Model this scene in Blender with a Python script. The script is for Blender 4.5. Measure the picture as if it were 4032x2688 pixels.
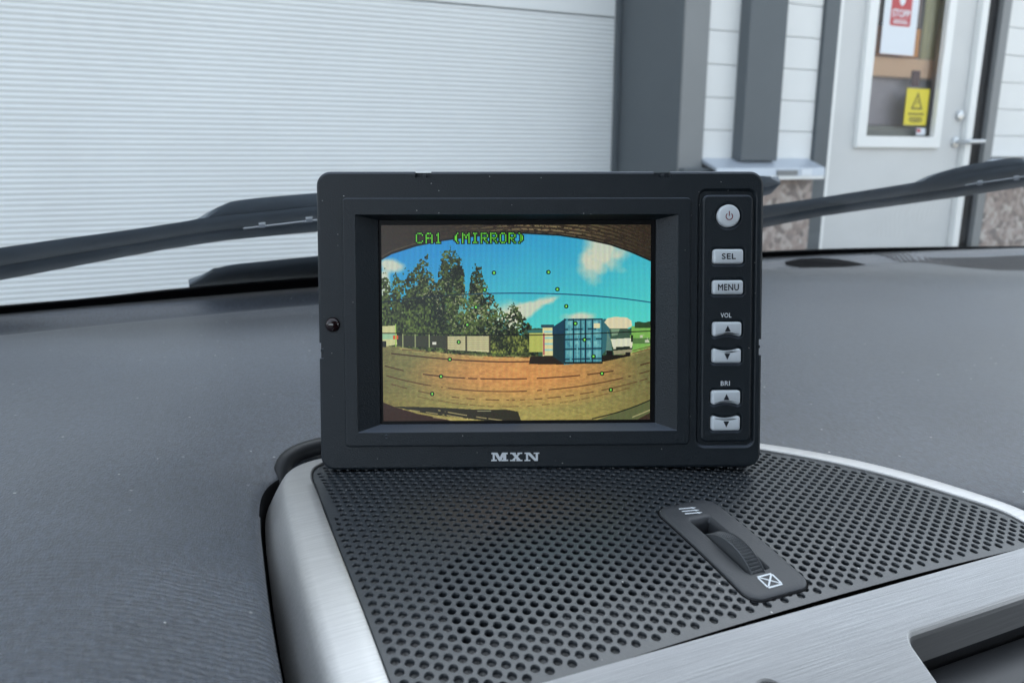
import bpy, bmesh, math, random
import numpy as np
from math import sin, cos, tan, radians, pi, sqrt, atan2
from mathutils import Vector, Matrix
from mathutils.geometry import tessellate_polygon

for o in list(bpy.data.objects):
    bpy.data.objects.remove(o, do_unlink=True)
random.seed(4)
rng = np.random.default_rng(7)
SC = bpy.context.scene
COL = SC.collection

# ------------------------------------------------------------------ camera, light, exposure
# X = across the car (right), Y = forward, Z = up; the car stands square to the facade
CZ = 0.95
YAW, PITCH, FPX = radians(24.4), radians(13.2), 3028.0
cam = bpy.data.objects.new('camera', bpy.data.cameras.new('camera'))
COL.objects.link(cam)
cam.location = (0, 0, CZ)
cam.rotation_euler = (radians(90) - PITCH, 0, -YAW)
cam.data.sensor_width = 36
cam.data.lens = FPX / 4032 * 36
cam.data.clip_start = 0.01
cam.data.clip_end = 500
cam.data.dof.use_dof = True
cam.data.dof.focus_distance = 0.315
cam.data.dof.aperture_fstop = 17
SC.camera = cam

SUN_EL, SUN_AZ = radians(36), radians(28)          # azimuth from +Y towards +X: behind the building
world = bpy.data.worlds.new('World')
SC.world = world
world.use_nodes = True
wn = world.node_tree.nodes
sky = wn.new('ShaderNodeTexSky')
sky.sky_type = 'NISHITA'
sky.sun_disc = False
sky.sun_elevation = SUN_EL
sky.sun_rotation = SUN_AZ
sky.air_density = 1.0
sky.dust_density = 4.0
sky.ozone_density = 1.0
wn['Background'].inputs['Strength'].default_value = 0.15
# broken cloud: patches of the sky turn white
wl = world.node_tree.links
wtc = wn.new('ShaderNodeTexCoord'); wnz = wn.new('ShaderNodeTexNoise'); wnz.inputs['Scale'].default_value = 2.2; wnz.inputs['Detail'].default_value = 6
wl.new(wtc.outputs['Generated'], wnz.inputs['Vector'])
wmr = wn.new('ShaderNodeMapRange'); wmr.inputs[1].default_value = .34; wmr.inputs[2].default_value = .58; wmr.inputs[3].default_value = .45; wmr.inputs[4].default_value = .92
wl.new(wnz.outputs['Fac'], wmr.inputs[0])
wbw = wn.new('ShaderNodeRGBToBW'); wl.new(sky.outputs[0], wbw.inputs[0])
wcl = wn.new('ShaderNodeMixRGB'); wcl.blend_type = 'MULTIPLY'; wcl.inputs[0].default_value = 1; wcl.inputs[2].default_value = (1.13, 1.25, 1.37, 1)
wl.new(wbw.outputs[0], wcl.inputs[1])
wmx = wn.new('ShaderNodeMixRGB'); wl.new(wmr.outputs[0], wmx.inputs[0]); wl.new(sky.outputs[0], wmx.inputs[1]); wl.new(wcl.outputs[0], wmx.inputs[2])
wl.new(wmx.outputs[0], wn['Background'].inputs['Color'])

sun = bpy.data.objects.new('sun', bpy.data.lights.new('sun', 'SUN'))
COL.objects.link(sun)
sun.data.energy = 4.0
sun.data.angle = radians(0.5)
sun.data.color = (1.0, 0.95, 0.88)
sd = Vector((sin(SUN_AZ) * cos(SUN_EL), cos(SUN_AZ) * cos(SUN_EL), sin(SUN_EL)))
sun.rotation_euler = (-sd).to_track_quat('-Z', 'Y').to_euler()
sun.location = (4, 8, 12)

EXPO = 2.2
SC.view_settings.view_transform = 'Standard'
SC.view_settings.look = 'None'
SC.view_settings.gamma = 1
SC.view_settings.use_curve_mapping = False
SC.view_settings.exposure = EXPO

# ------------------------------------------------------------------ photo pixel -> direction
_f = Vector((sin(YAW) * cos(PITCH), cos(YAW) * cos(PITCH), -sin(PITCH)))
_r = Vector((cos(YAW), -sin(YAW), 0))
_u = _r.cross(_f)
CAMP = Vector((0, 0, CZ))
def ray(px, py):
    return _f + _r * ((px - 2016) / FPX) + _u * (-(py - 1344) / FPX)

# ------------------------------------------------------------------ helpers
def tag(o, label=None, cat=None, group=None, kind=None):
    if label: o['label'] = label
    if cat: o['category'] = cat
    if group: o['group'] = group
    if kind: o['kind'] = kind
    return o

def thing(name, label, cat, loc=(0, 0, 0), mat=None):
    o = bpy.data.objects.new(name, None)
    COL.objects.link(o)
    o.empty_display_size = 0.02
    if mat is not None: o.matrix_world = mat
    else: o.location = loc
    return tag(o, label, cat)

def mesh(name, verts, faces, mat=None, parent=None, smooth=False, local=False):
    """verts in world space (or in the parent's space when local)"""
    me = bpy.data.meshes.new(name)
    me.from_pydata([tuple(v) for v in verts], [], [tuple(f) for f in faces])
    me.update()
    if smooth:
        me.polygons.foreach_set('use_smooth', [True] * len(me.polygons))
        if smooth == 'auto':
            try: me.set_sharp_from_angle(angle=radians(32))
            except Exception: pass
    o = bpy.data.objects.new(name, me)
    COL.objects.link(o)
    if mat: me.materials.append(mat)
    if parent:
        o.parent = parent
        if not local:
            o.matrix_parent_inverse = parent_world(parent).inverted()
    return o

def parent_world(p):
    m = p.matrix_basis.copy()
    while p.parent:
        m = p.parent.matrix_basis @ p.matrix_parent_inverse @ m if False else p.parent.matrix_basis @ (p.matrix_parent_inverse @ m)
        p = p.parent
    return m

def fix_normals(o):
    bm = bmesh.new(); bm.from_mesh(o.data)
    bmesh.ops.remove_doubles(bm, verts=bm.verts, dist=1e-6)
    bmesh.ops.recalc_face_normals(bm, faces=bm.faces)
    bm.to_mesh(o.data); bm.free()
    return o

def box(name, x0, x1, y0, y1, z0, z1, mat, parent=None, bev=0.0, local=False):
    bm = bmesh.new()
    bmesh.ops.create_cube(bm, size=1)
    for v in bm.verts:
        v.co = ((x0 + x1) / 2 + v.co.x * (x1 - x0), (y0 + y1) / 2 + v.co.y * (y1 - y0), (z0 + z1) / 2 + v.co.z * (z1 - z0))
    if bev:
        bmesh.ops.bevel(bm, geom=list(bm.edges), offset=bev, segments=2, affect='EDGES', profile=0.5)
    me = bpy.data.meshes.new(name); bm.to_mesh(me); bm.free()
    o = bpy.data.objects.new(name, me); COL.objects.link(o)
    me.materials.append(mat)
    if parent:
        o.parent = parent
        if not local: o.matrix_parent_inverse = parent_world(parent).inverted()
    return o

def rrect(x0, x1, y0, y1, r, kc=6, ks=1):
    """closed rounded rectangle, counter-clockwise, fixed vertex count for given kc, ks"""
    P = []
    cs = [(x1 - r, y0 + r, -90), (x1 - r, y1 - r, 0), (x0 + r, y1 - r, 90), (x0 + r, y0 + r, 180)]
    for i, (cx, cy, a0) in enumerate(cs):
        for k in range(kc + 1):
            a = radians(a0 + 90 * k / kc)
            P.append((cx + r * cos(a), cy + r * sin(a)))
        nx, ny, na = cs[(i + 1) % 4]
        ax, ay = P[-1]
        bx, by = nx + r * cos(radians(na)), ny + r * sin(radians(na))
        for k in range(1, ks):
            P.append((ax + (bx - ax) * k / ks, ay + (by - ay) * k / ks))
    return P

def stitch(loops, cap_first=False, cap_last=False, closed=True):
    """loops: list of lists of 3D points with the same length -> verts, faces"""
    n = len(loops[0]); V = []; F = []
    for L in loops: V += L
    for k in range(len(loops) - 1):
        for i in range(n if closed else n - 1):
            j = (i + 1) % n
            F.append((k * n + i, k * n + j, (k + 1) * n + j, (k + 1) * n + i))
    if cap_first: F.append(tuple(reversed(range(n))))
    if cap_last: F.append(tuple(range((len(loops) - 1) * n, len(loops) * n)))
    return V, F

def tess(outer, holes, zf):
    polys = [[Vector((x, y, 0)) for x, y in outer]] + [[Vector((x, y, 0)) for x, y in h] for h in holes]
    flat = [p for L in polys for p in L]
    tris = tessellate_polygon(polys)
    return [(p.x, p.y, zf(p.x, p.y)) for p in flat], [tuple(t) for t in tris]

def offset(P, d):
    """move a counter-clockwise closed polygon outwards by d"""
    n = len(P); out = []
    for i in range(n):
        a, b, c = Vector(P[i - 1]), Vector(P[i]), Vector(P[(i + 1) % n])
        e1 = (b - a); e2 = (c - b)
        n1 = Vector((e1.y, -e1.x)); n2 = Vector((e2.y, -e2.x))
        if n1.length > 0: n1.normalize()
        if n2.length > 0: n2.normalize()
        m = n1 + n2
        if m.length < 1e-9: m = n1
        m.normalize()
        k = max(0.5, m.dot(n2))
        out.append((b.x + m.x * d / k, b.y + m.y * d / k))
    return out

def text_mesh(name, s, size, mat, parent, M, width=None, height=None, bold=0.0, spacing=1.0, fat=0.0):
    """flat lettering centred at the origin of matrix M in the parent's space"""
    cu = bpy.data.curves.new(name, 'FONT')
    cu.body = s; cu.size = 1.0; cu.space_character = spacing
    cu.offset = bold; cu.resolution_u = 3
    t = bpy.data.objects.new(name, cu); COL.objects.link(t)
    dg = bpy.context.evaluated_depsgraph_get()
    me = bpy.data.meshes.new_from_object(t.evaluated_get(dg))
    bpy.data.objects.remove(t)
    co = np.zeros(len(me.vertices) * 3); me.vertices.foreach_get('co', co); co = co.reshape(-1, 3)
    lo, hi = co.min(0), co.max(0)
    sx = (width / (hi[0] - lo[0])) if width else size
    sy = (height / (hi[1] - lo[1])) if height else size
    co[:, 0] = (co[:, 0] - (lo[0] + hi[0]) / 2) * sx
    co[:, 1] = (co[:, 1] - (lo[1] + hi[1]) / 2) * sy
    co[:, 2] = 0
    me.vertices.foreach_set('co', co.ravel()); me.update()
    if fat:
        F0 = [tuple(p.vertices) for p in me.polygons]; V2, F2 = [], []
        for k, (dx, dy) in enumerate(((0, 0), (fat, 0), (-fat, 0), (0, fat), (0, -fat))):
            b0 = len(V2); V2 += [(c[0] + dx, c[1] + dy, 1e-6 * k) for c in co]; F2 += [tuple(b0 + q for q in t) for t in F0]
        me = bpy.data.meshes.new(name); me.from_pydata(V2, [], F2); me.update()
    me.transform(M)
    me.materials.clear(); me.materials.append(mat)
    o = bpy.data.objects.new(name, me); COL.objects.link(o)
    if parent: o.parent = parent
    return o

# ------------------------------------------------------------------ materials
class NT:
    def __init__(s, name):
        s.m = bpy.data.materials.new(name); s.m.use_nodes = True
        s.t = s.m.node_tree; s.b = s.t.nodes['Principled BSDF']; s.out = s.t.nodes['Material Output']
    def n(s, typ, **kw):
        nd = s.t.nodes.new('ShaderNode' + typ)
        for k, v in kw.items():
            if hasattr(nd, k): setattr(nd, k, v)
            else: nd.inputs[k].default_value = v
        return nd
    def l(s, a, b): s.t.links.new(a, b)
    def set(s, **kw):
        for k, v in kw.items(): s.b.inputs[k.replace('_', ' ')].default_value = v

def c4(c): return (c[0], c[1], c[2], 1)

def surface(name, col, rough=0.5, metal=0.0, grain=None, var=0.0, varscale=6, dust=0.0, dustscale=900, spec=0.5,
            stretch=(1, 1, 1), sheen=0.0, dustsize=0.16, roughvar=0.0, dust_highlight=None, speck=None):
    """Principled with large-scale tone variation, fine grain bump and stray dust specks"""
    t = NT(name); t.set(Roughness=rough, Metallic=metal, Specular_IOR_Level=spec)
    t.b.inputs['Base Color'].default_value = c4(col)
    if sheen: t.set(Sheen_Weight=sheen, Sheen_Roughness=0.5)
    tc = t.n('TexCoord'); mp = t.n('Mapping'); mp.inputs['Scale'].default_value = stretch
    t.l(tc.outputs['Object'], mp.inputs['Vector'])
    src = None
    if var:
        nz = t.n('TexNoise', Scale=varscale, Detail=6.0, Roughness=0.6); t.l(tc.outputs['Object'], nz.inputs['Vector'])
        mx = t.n('MixRGB', blend_type='MIX'); mx.inputs[1].default_value = c4([c * (1 - var) for c in col]); mx.inputs[2].default_value = c4([min(1, c * (1 + var)) for c in col])
        rp = t.n('MapRange'); rp.inputs[1].default_value = .3; rp.inputs[2].default_value = .7
        t.l(nz.outputs['Fac'], rp.inputs[0]); t.l(rp.outputs[0], mx.inputs[0]); src = mx.outputs[0]
        if roughvar:
            rr = t.n('MapRange'); rr.inputs[1].default_value = .3; rr.inputs[2].default_value = .7; rr.inputs[3].default_value = rough - roughvar; rr.inputs[4].default_value = rough + roughvar
            t.l(nz.outputs['Fac'], rr.inputs[0]); t.l(rr.outputs[0], t.b.inputs['Roughness'])
    if speck:
        n3 = t.n('TexNoise', Scale=speck[0], Detail=2.0, Roughness=0.7); t.l(mp.outputs[0], n3.inputs['Vector'])
        r3 = t.n('MapRange'); r3.inputs[1].default_value = .35; r3.inputs[2].default_value = .72; r3.inputs[3].default_value = 1 - speck[1]; r3.inputs[4].default_value = 1 + 1.6 * speck[1]
        t.l(n3.outputs['Fac'], r3.inputs[0])
        m3 = t.n('MixRGB', blend_type='MULTIPLY'); m3.inputs[0].default_value = 1
        if src: t.l(src, m3.inputs[1])
        else: m3.inputs[1].default_value = c4(col)
        t.l(r3.outputs[0], m3.inputs[2]); src = m3.outputs[0]
    if dust:
        vo = t.n('TexVoronoi', Scale=dustscale); t.l(tc.outputs['Object'], vo.inputs['Vector'])
        lt = t.n('Math', operation='LESS_THAN'); lt.inputs[1].default_value = dustsize; t.l(vo.outputs['Distance'], lt.inputs[0])
        sp = t.n('SeparateColor'); t.l(vo.outputs['Color'], sp.inputs[0])
        gt = t.n('Math', operation='GREATER_THAN'); gt.inputs[1].default_value = 1 - dust; t.l(sp.outputs[0], gt.inputs[0])
        ml = t.n('Math', operation='MULTIPLY'); t.l(lt.outputs[0], ml.inputs[0]); t.l(gt.outputs[0], ml.inputs[1])
        m2 = t.n('Math', operation='MULTIPLY'); t.l(ml.outputs[0], m2.inputs[0]); t.l(sp.outputs[1], m2.inputs[1])
        mx = t.n('MixRGB', blend_type='MIX'); mx.inputs[2].default_value = (.5, .5, .48, 1)
        if src: t.l(src, mx.inputs[1])
        else: mx.inputs[1].default_value = c4(col)
        t.l(m2.outputs[0], mx.inputs[0]); src = mx.outputs[0]
    if dust_highlight:  # pale dust tone on upward faces, also painting in their highlights
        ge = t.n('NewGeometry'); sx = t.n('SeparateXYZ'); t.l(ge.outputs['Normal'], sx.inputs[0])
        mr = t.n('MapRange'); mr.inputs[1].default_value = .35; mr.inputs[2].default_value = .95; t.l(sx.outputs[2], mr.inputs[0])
        mx = t.n('MixRGB'); mx.inputs[2].default_value = c4(dust_highlight); t.l(mr.outputs[0], mx.inputs[0])
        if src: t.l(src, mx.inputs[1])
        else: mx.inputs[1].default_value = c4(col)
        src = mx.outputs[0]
    if src: t.l(src, t.b.inputs['Base Color'])
    if grain:
        sc, st = grain
        nz = t.n('TexNoise', Scale=sc, Detail=3.0, Roughness=0.6); t.l(mp.outputs[0], nz.inputs['Vector'])
        bp = t.n('Bump', Strength=st, Distance=0.0006); t.l(nz.outputs['Fac'], bp.inputs['Height']); t.l(bp.outputs[0], t.b.inputs['Normal'])
    return t.m

def brushed(name, col, rough):
    t = NT(name); t.set(Roughness=rough, Metallic=1.0)
    tc = t.n('TexCoord'); mp = t.n('Mapping'); mp.inputs['Scale'].default_value = (7, 1500, 600)
    mp.inputs['Rotation'].default_value = (0, 0, 0)
    t.l(tc.outputs['Object'], mp.inputs['Vector'])
    nz = t.n('TexNoise', Scale=1.6, Detail=5.0, Roughness=0.7); t.l(mp.outputs[0], nz.inputs['Vector'])
    nb = t.n('TexNoise', Scale=14.0, Detail=3.0); t.l(tc.outputs['Object'], nb.inputs['Vector'])
    mx = t.n('MixRGB'); mx.inputs[1].default_value = c4([c * .84 for c in col]); mx.inputs[2].default_value = c4([min(1, c * 1.08) for c in col])
    rp = t.n('MapRange'); rp.inputs[1].default_value = .3; rp.inputs[2].default_value = .7
    t.l(nz.outputs['Fac'], rp.inputs[0]); t.l(rp.outputs[0], mx.inputs[0]); t.l(mx.outputs[0], t.b.inputs['Base Color'])
    r2 = t.n('MapRange'); r2.inputs[1].default_value = .3; r2.inputs[2].default_value = .7; r2.inputs[3].default_value = rough - .06; r2.inputs[4].default_value = rough + .08
    t.l(nb.outputs['Fac'], r2.inputs[0]); t.l(r2.outputs[0], t.b.inputs['Roughness'])
    bp = t.n('Bump', Strength=0.5, Distance=0.00015); t.l(nz.outputs['Fac'], bp.inputs['Height']); t.l(bp.outputs[0], t.b.inputs['Normal'])
    return t.m

def glass_thin(name, tint, refl=1.0, rough=0.0, ior=1.45):
    t = NT(name)
    tr = t.n('BsdfTransparent'); tr.inputs[0].default_value = c4(tint)
    gl = t.n('BsdfGlossy'); gl.inputs[0].default_value = (refl, refl, refl, 1); gl.inputs['Roughness'].default_value = rough
    fr = t.n('Fresnel', IOR=ior); mx = t.n('MixShader')
    t.l(fr.outputs[0], mx.inputs[0]); t.l(tr.outputs[0], mx.inputs[1]); t.l(gl.outputs[0], mx.inputs[2]); t.l(mx.outputs[0], t.out.inputs[0])
    return t.m

M = {}
M['dash'] = surface('dash_vinyl', (.043, .053, .071), .41, grain=(1500, .5), var=.14, varscale=11, dust=.16, dustscale=210, dustsize=.13, speck=(650, .32), stretch=(1, .45, 1), spec=.6, sheen=.30)
def ripples(m):
    """fine moulded creases in the padding where it folds towards the console"""
    nt = m.node_tree; N_ = nt.nodes; L_ = nt.links; bs = N_['Principled BSDF']
    old = bs.inputs['Normal'].links[0].from_socket
    tc = N_.new('ShaderNodeTexCoord'); mp = N_.new('ShaderNodeMapping'); mp.inputs['Rotation'].default_value = (0, 0, radians(12))
    L_.new(tc.outputs['Object'], mp.inputs['Vector'])
    wv = N_.new('ShaderNodeTexWave'); wv.bands_direction = 'Y'; wv.inputs['Scale'].default_value = 150; wv.inputs['Distortion'].default_value = 5; wv.inputs['Detail'].default_value = 3; wv.inputs['Detail Scale'].default_value = 1.2
    L_.new(mp.outputs[0], wv.inputs['Vector'])
    vd = N_.new('ShaderNodeVectorMath'); vd.operation = 'DISTANCE'; vd.inputs[1].default_value = (-.005, .185, CZ - .13); L_.new(tc.outputs['Object'], vd.inputs[0])
    mr = N_.new('ShaderNodeMapRange'); mr.inputs[1].default_value = .035; mr.inputs[2].default_value = .085; mr.inputs[3].default_value = .55; mr.inputs[4].default_value = 0.0
    L_.new(vd.outputs['Value'], mr.inputs[0])
    bp = N_.new('ShaderNodeBump'); bp.inputs['Distance'].default_value = .0005
    L_.new(mr.outputs[0], bp.inputs['Strength']); L_.new(wv.outputs['Fac'], bp.inputs['Height']); L_.new(old, bp.inputs['Normal']); L_.new(bp.outputs[0], bs.inputs['Normal'])
ripples(M['dash'])
M['dash_rib'] = surface('dash_ribbed_plastic', (.07, .07, .075), .5)
M['black'] = surface('black_gap', (.006, .006, .007), .8, spec=.1)
M['frit'] = surface('black_ceramic_frit', (.004, .004, .005), .45, spec=.2)
M['grille'] = surface('grille_plastic', (.030, .036, .043), .34, grain=(900, .12), var=.10, varscale=25, dust=.12, dustscale=260, dustsize=.085, spec=.65)
M['floor'] = surface('dusty_hole_floor', (.15, .15, .148), .7, grain=(2500, 1.0), var=.7, varscale=900)
M['plate'] = surface('control_plate_plastic', (.040, .043, .049), .5, grain=(1400, .15), dust=.04, dustscale=400, dustsize=.08)
M['wheel'] = surface('wheel_rubber', (.085, .09, .096), .36)
M['alu'] = brushed('brushed_aluminium', (.58, .577, .575), .50)
M['alu_rim'] = surface('aluminium_rim', (.55, .58, .6), .3, metal=1)
M['slat'] = surface('vent_plastic', (.03, .031, .034), .45, grain=(900, .1))
M['print'] = surface('white_print', (.78, .82, .86), .6)
M['mon'] = surface('monitor_plastic', (.0085, .0145, .0205), .46, grain=(1500, .35), dust=.20, dustscale=330, dustsize=.075, dust_highlight=(.10, .118, .15))
M['mon_dark'] = surface('monitor_recess_plastic', (.012, .014, .017), .55)
M['button'] = surface('button_silver_plastic', (.74, .79, .83), .38, metal=0.0)
M['ink'] = surface('button_dark_ink', (.012, .015, .024), .6)
M['ink_red'] = surface('power_red_ink', (.20, .02, .035), .6)
M['ir'] = surface('infrared_window', (.014, .004, .005), .08, spec=.8)
M['rubber'] = surface('wiper_rubber', (.018, .022, .026), .5, grain=(300, .3), var=.25, varscale=30)
M['wiper'] = surface('wiper_plastic', (.125, .15, .175), .48, var=.15, varscale=25)
M['steel'] = surface('steel', (.6, .62, .64), .35, metal=1)
M['cable'] = surface('cable_sheath', (.012, .013, .015), .45)
M['glass'] = glass_thin('windshield_glass', (.93, .95, .945), .9, ior=1.22)
def dusty(m):
    nt = m.node_tree; out = nt.nodes['Material Output']; old = out.inputs[0].links[0].from_socket
    tc = nt.nodes.new('ShaderNodeTexCoord'); nz = nt.nodes.new('ShaderNodeTexNoise'); nz.inputs['Scale'].default_value = 9; nz.inputs['Detail'].default_value = 5
    vo = nt.nodes.new('ShaderNodeTexVoronoi'); vo.inputs['Scale'].default_value = 70
    nt.links.new(tc.outputs['Object'], nz.inputs['Vector']); nt.links.new(tc.outputs['Object'], vo.inputs['Vector'])
    mr = nt.nodes.new('ShaderNodeMapRange'); mr.inputs[1].default_value = .3; mr.inputs[2].default_value = .75; mr.inputs[3].default_value = .025; mr.inputs[4].default_value = .07
    nt.links.new(nz.outputs['Fac'], mr.inputs[0])
    df = nt.nodes.new('ShaderNodeBsdfDiffuse'); df.inputs[0].default_value = (.62, .62, .60, 1)
    mx = nt.nodes.new('ShaderNodeMixShader'); nt.links.new(mr.outputs[0], mx.inputs[0]); nt.links.new(old, mx.inputs[1]); nt.links.new(df.outputs[0], mx.inputs[2]); nt.links.new(mx.outputs[0], out.inputs[0])
dusty(M['glass'])
M['pane'] = glass_thin('door_pane', (.90, .92, .91), .9, ior=1.45)
M['rollup'] = surface('roller_door_steel', (.73, .75, .755), .45, var=.03, varscale=1.2)
M['anthra'] = surface('anthracite_sheet', (.085, .10, .112), .5, var=.06, varscale=3)
M['trim'] = surface('grey_flashing', (.20, .21, .215), .5, var=.05, varscale=3)
M['board'] = surface('white_wall_board', (.74, .75, .745), .55, var=.03, varscale=2.5, grain=(60, .05))
M['doorleaf'] = surface('door_paint', (.60, .61, .61), .5, var=.04, varscale=3)
M['doorwhite'] = surface('white_paint', (.82, .83, .82), .45)
M['sill'] = surface('blue_grey_sill', (.50, .55, .62), .35, metal=.3)
M['wall'] = surface('plain_wall', (.55, .56, .56), .7, var=.05)
M['asphalt'] = surface('gravel_yard', (.30, .27, .23), .9, var=.25, varscale=3, grain=(60, .6))
M['liner'] = surface('headliner', (.34, .34, .34), .9)
M['cabin'] = surface('cabin_trim', (.09, .09, .095), .8)
M['orange'] = surface('orange_wood', (.72, .30, .07), .6, var=.15, varscale=6)
M['olive'] = surface('olive_curtain', (.50, .47, .25), .8, var=.1)
M['beige'] = surface('beige_reflection_paint', (.85, .54, .34), .6)
M['mauve'] = surface('mauve_wall_reflection', (.46, .41, .45), .7, var=.2, varscale=3)
M['darkwood'] = surface('brown_shelf', (.20, .13, .11), .6)
M['beigedark'] = surface('grey_reflection_paint', (.36, .35, .32), .6)
M['darkred'] = surface('dark_red_box', (.10, .03, .035), .6)
M['paper'] = surface('white_paper', (.74, .78, .83), .6)
M['red'] = surface('red_sign', (.50, .07, .075), .55)
M['yellow'] = surface('yellow_sign', (.72, .60, .04), .55)
M['signink'] = surface('sign_ink', (.18, .15, .03), .6)

def stone_mat():
    t = NT('pebble_dash'); t.set(Roughness=.85)
    tc = t.n('TexCoord'); vo = t.n('TexVoronoi', Scale=38.0); t.l(tc.outputs['Object'], vo.inputs['Vector'])
    sp = t.n('SeparateColor'); t.l(vo.outputs['Color'], sp.inputs[0])
    cr = t.n('ValToRGB'); e = cr.color_ramp.elements
    e[0].color = (.20, .17, .155, 1); e[1].color = (.52, .47, .43, 1)
    ne = cr.color_ramp.elements.new(.5); ne.color = (.36, .29, .26, 1)
    t.l(sp.outputs[0], cr.inputs[0]); t.l(cr.outputs[0], t.b.inputs['Base Color'])
    bp = t.n('Bump', Strength=.8, Distance=.006); bp.invert = True
    t.l(vo.outputs['Distance'], bp.inputs['Height']); t.l(bp.outputs[0], t.b.inputs['Normal'])
    return t.m
M['stone'] = stone_mat()

# ================================================================== SETTING: ground, building
WY = 2.8            # facade plane
RY = 3.293          # roller door plane, set back in its portal
G = CZ              # camera height above ground
def zr(z): return z + CZ   # heights given relative to the camera

g = mesh('ground', [(-60, -60, 0), (60, -60, 0), (60, WY + 3, 0), (-60, WY + 3, 0)], [(0, 1, 2, 3)], M['asphalt'])
tag(g, kind='structure')

B = thing('warehouse', 'pale warehouse front with ribbed roller door, dark posts and white boards', 'building', (2, WY, 0))

# roller door: fine horizontal ribs, one corrugated sheet, smooth top section above the seam
def roller():
    V, F = [], []
    z0, z1, pitch = -.94, .6455, .0197
    X0, X1 = -2.2, 2.045
    zz, dd = [], []
    n = int((z1 - z0) / pitch)
    for k in range(n):
        for q, d in ((0, 0.0), (.12, .0002), (.38, .0052), (.5, .0064), (.62, .0060), (.92, .0010)):
            zz.append(z1 - (n - k) * pitch + q * pitch); dd.append(d)
    zz.append(z1); dd.append(0)
    for z, d in zip(zz, dd):
        V += [(X0, RY - d, zr(z)), (X1, RY - d, zr(z))]
    for i in range(len(zz) - 1):
        F.append((2 * i, 2 * i + 1, 2 * i + 3, 2 * i + 2))
    return mesh('roller_door', V, F, M['rollup'], B, smooth=True)
rd = roller()
tag(rd, 'light grey roller door with fine horizontal ribs')
box('door_top_section', -2.2, 2.045, RY - .006, RY + .03, zr(.6505), zr(1.75), M['rollup'], rd, .003)
box('bottom_seal', -2.2, 2.045, RY - .012, RY + .02, .0, .03, M['black'], rd)
box('guide_rail', 2.016, 2.040, RY - .03, RY - .008, 0, zr(1.75), M['anthra'], rd, .002)
rev = box('portal_reveal', 2.042, 2.060, WY - .008, RY + .05, 0, zr(1.75), M['anthra'], B)
box('portal_trim', 2.042, 2.168, WY - .02, WY - .009, 0.25, zr(1.85), M['trim'], B, .002)
box('portal_lintel', -2.2, 2.041, WY - .008, RY + .05, zr(1.75), zr(1.85), M['anthra'], B)
box('portal_foot', 2.043, 2.30, WY - .06, WY - .0205, 0.0, zr(-.03), M['anthra'], B, .004)
box('upper_wall', -6.0, 9.0, WY, WY + .2, zr(1.8505), 4.7, M['wall'], B)
box('roof_edge', -6.05, 9.05, WY - .08, WY + .3, 4.701, 4.85, M['anthra'], B, .01)
box('building_roof', -6.0, 9.0, WY + .201, WY + 6, 4.5, 4.6, M['wall'], B)
box('back_wall', -6.0, 9.0, WY + 6.001, WY + 6.2, 0, 4.6, M['wall'], B)
for xg in (-6.0, 8.9): box('gable_wall', xg, xg + .1, WY + .201, WY + 6, 0, 4.499, M['wall'], B)
box('side_wall', -6.0, -2.201, WY, WY + .2, 0, zr(1.85), M['wall'], B)
box('wall_core', 2.061, 2.896, WY + .03, WY + .2, 0, zr(1.85), M['wall'], B)
box('wall_core', 4.051, 9.0, WY + .03, WY + .2, 0, zr(1.85), M['wall'], B)

def boards(x0, x1, zlo, label):
    clad = box('wall_cladding', x0, x1, WY + .012, WY + .0295, zr(zlo), zr(1.85), M['board'], B)
    z = .13 - .1355 * 8
    while z < 1.85:
        a, b = max(z, zlo), min(z + .1355, 1.85)
        if b - a > .03:
            bo = box('board', x0, x1, WY - .004, WY + .0115, zr(a) + .0012, zr(b) - .0012, M['board'], clad, .003)
        z += .1355
    return clad
boards(2.169, 2.805, .0, '')
boards(4.052, 6.4, .02, '')
pst = box('post', 2.337, 2.541, WY - .07, WY - .0045, zr(.0), zr(1.85), M['anthra'], B, .004)
box('door_post', 2.806, 2.892, WY - .022, WY + .03, 0, zr(1.85), M['anthra'], B, .003)
# sloped sill between portal and door, with its front lip
def sill(x0, x1):
    V = []
    prof = [(WY - .0046, .012), (WY - .115, -.030), (WY - .118, -.066), (WY - .112, -.066), (WY - .109, -.040), (WY - .0046, -.004)]
    loops = [[(x, y, zr(z)) for y, z in prof] for x in (x0, x1)]
    v, f = stitch(loops, True, True)
    return fix_normals(mesh('sill', v, f, M['sill'], B))
s1 = sill(2.17, 2.785)
box('front_strip', 2.45, 2.784, WY - .116, WY - .1085, zr(-.080), zr(-.0665), M['doorwhite'], s1)
box('label', 2.50, 2.62, WY - .1215, WY - .1185, zr(-.063), zr(-.040), M['trim'], s1)
lb = box('label', 2.64, 2.70, WY - .1215, WY - .1185, zr(-.065), zr(-.036), M['paper'], s1)
text_mesh('lettering', 'WAS', 1, M['sill'], s1, Matrix.Translation((2.67 - 2, -.1225, zr(-.051))) @ Matrix.Rotation(radians(90), 4, 'X'), width=.045, height=.017)
sill(4.02, 6.4)
box('plinth', 2.301, 2.806, WY - .03, WY + .03, 0, zr(-.0041), M['stone'], B, .004)
box('plinth', 4.051, 6.4, WY - .03, WY + .03, 0, zr(-.0041), M['stone'], B, .004)

# entrance door
D = box('entrance_door', 2.925, 3.853, WY + .02, WY + .06, .03, zr(1.25), M['doorleaf'], B)
tag(D, 'pale grey entrance door with a tall glazed window and lever handle')
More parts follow.
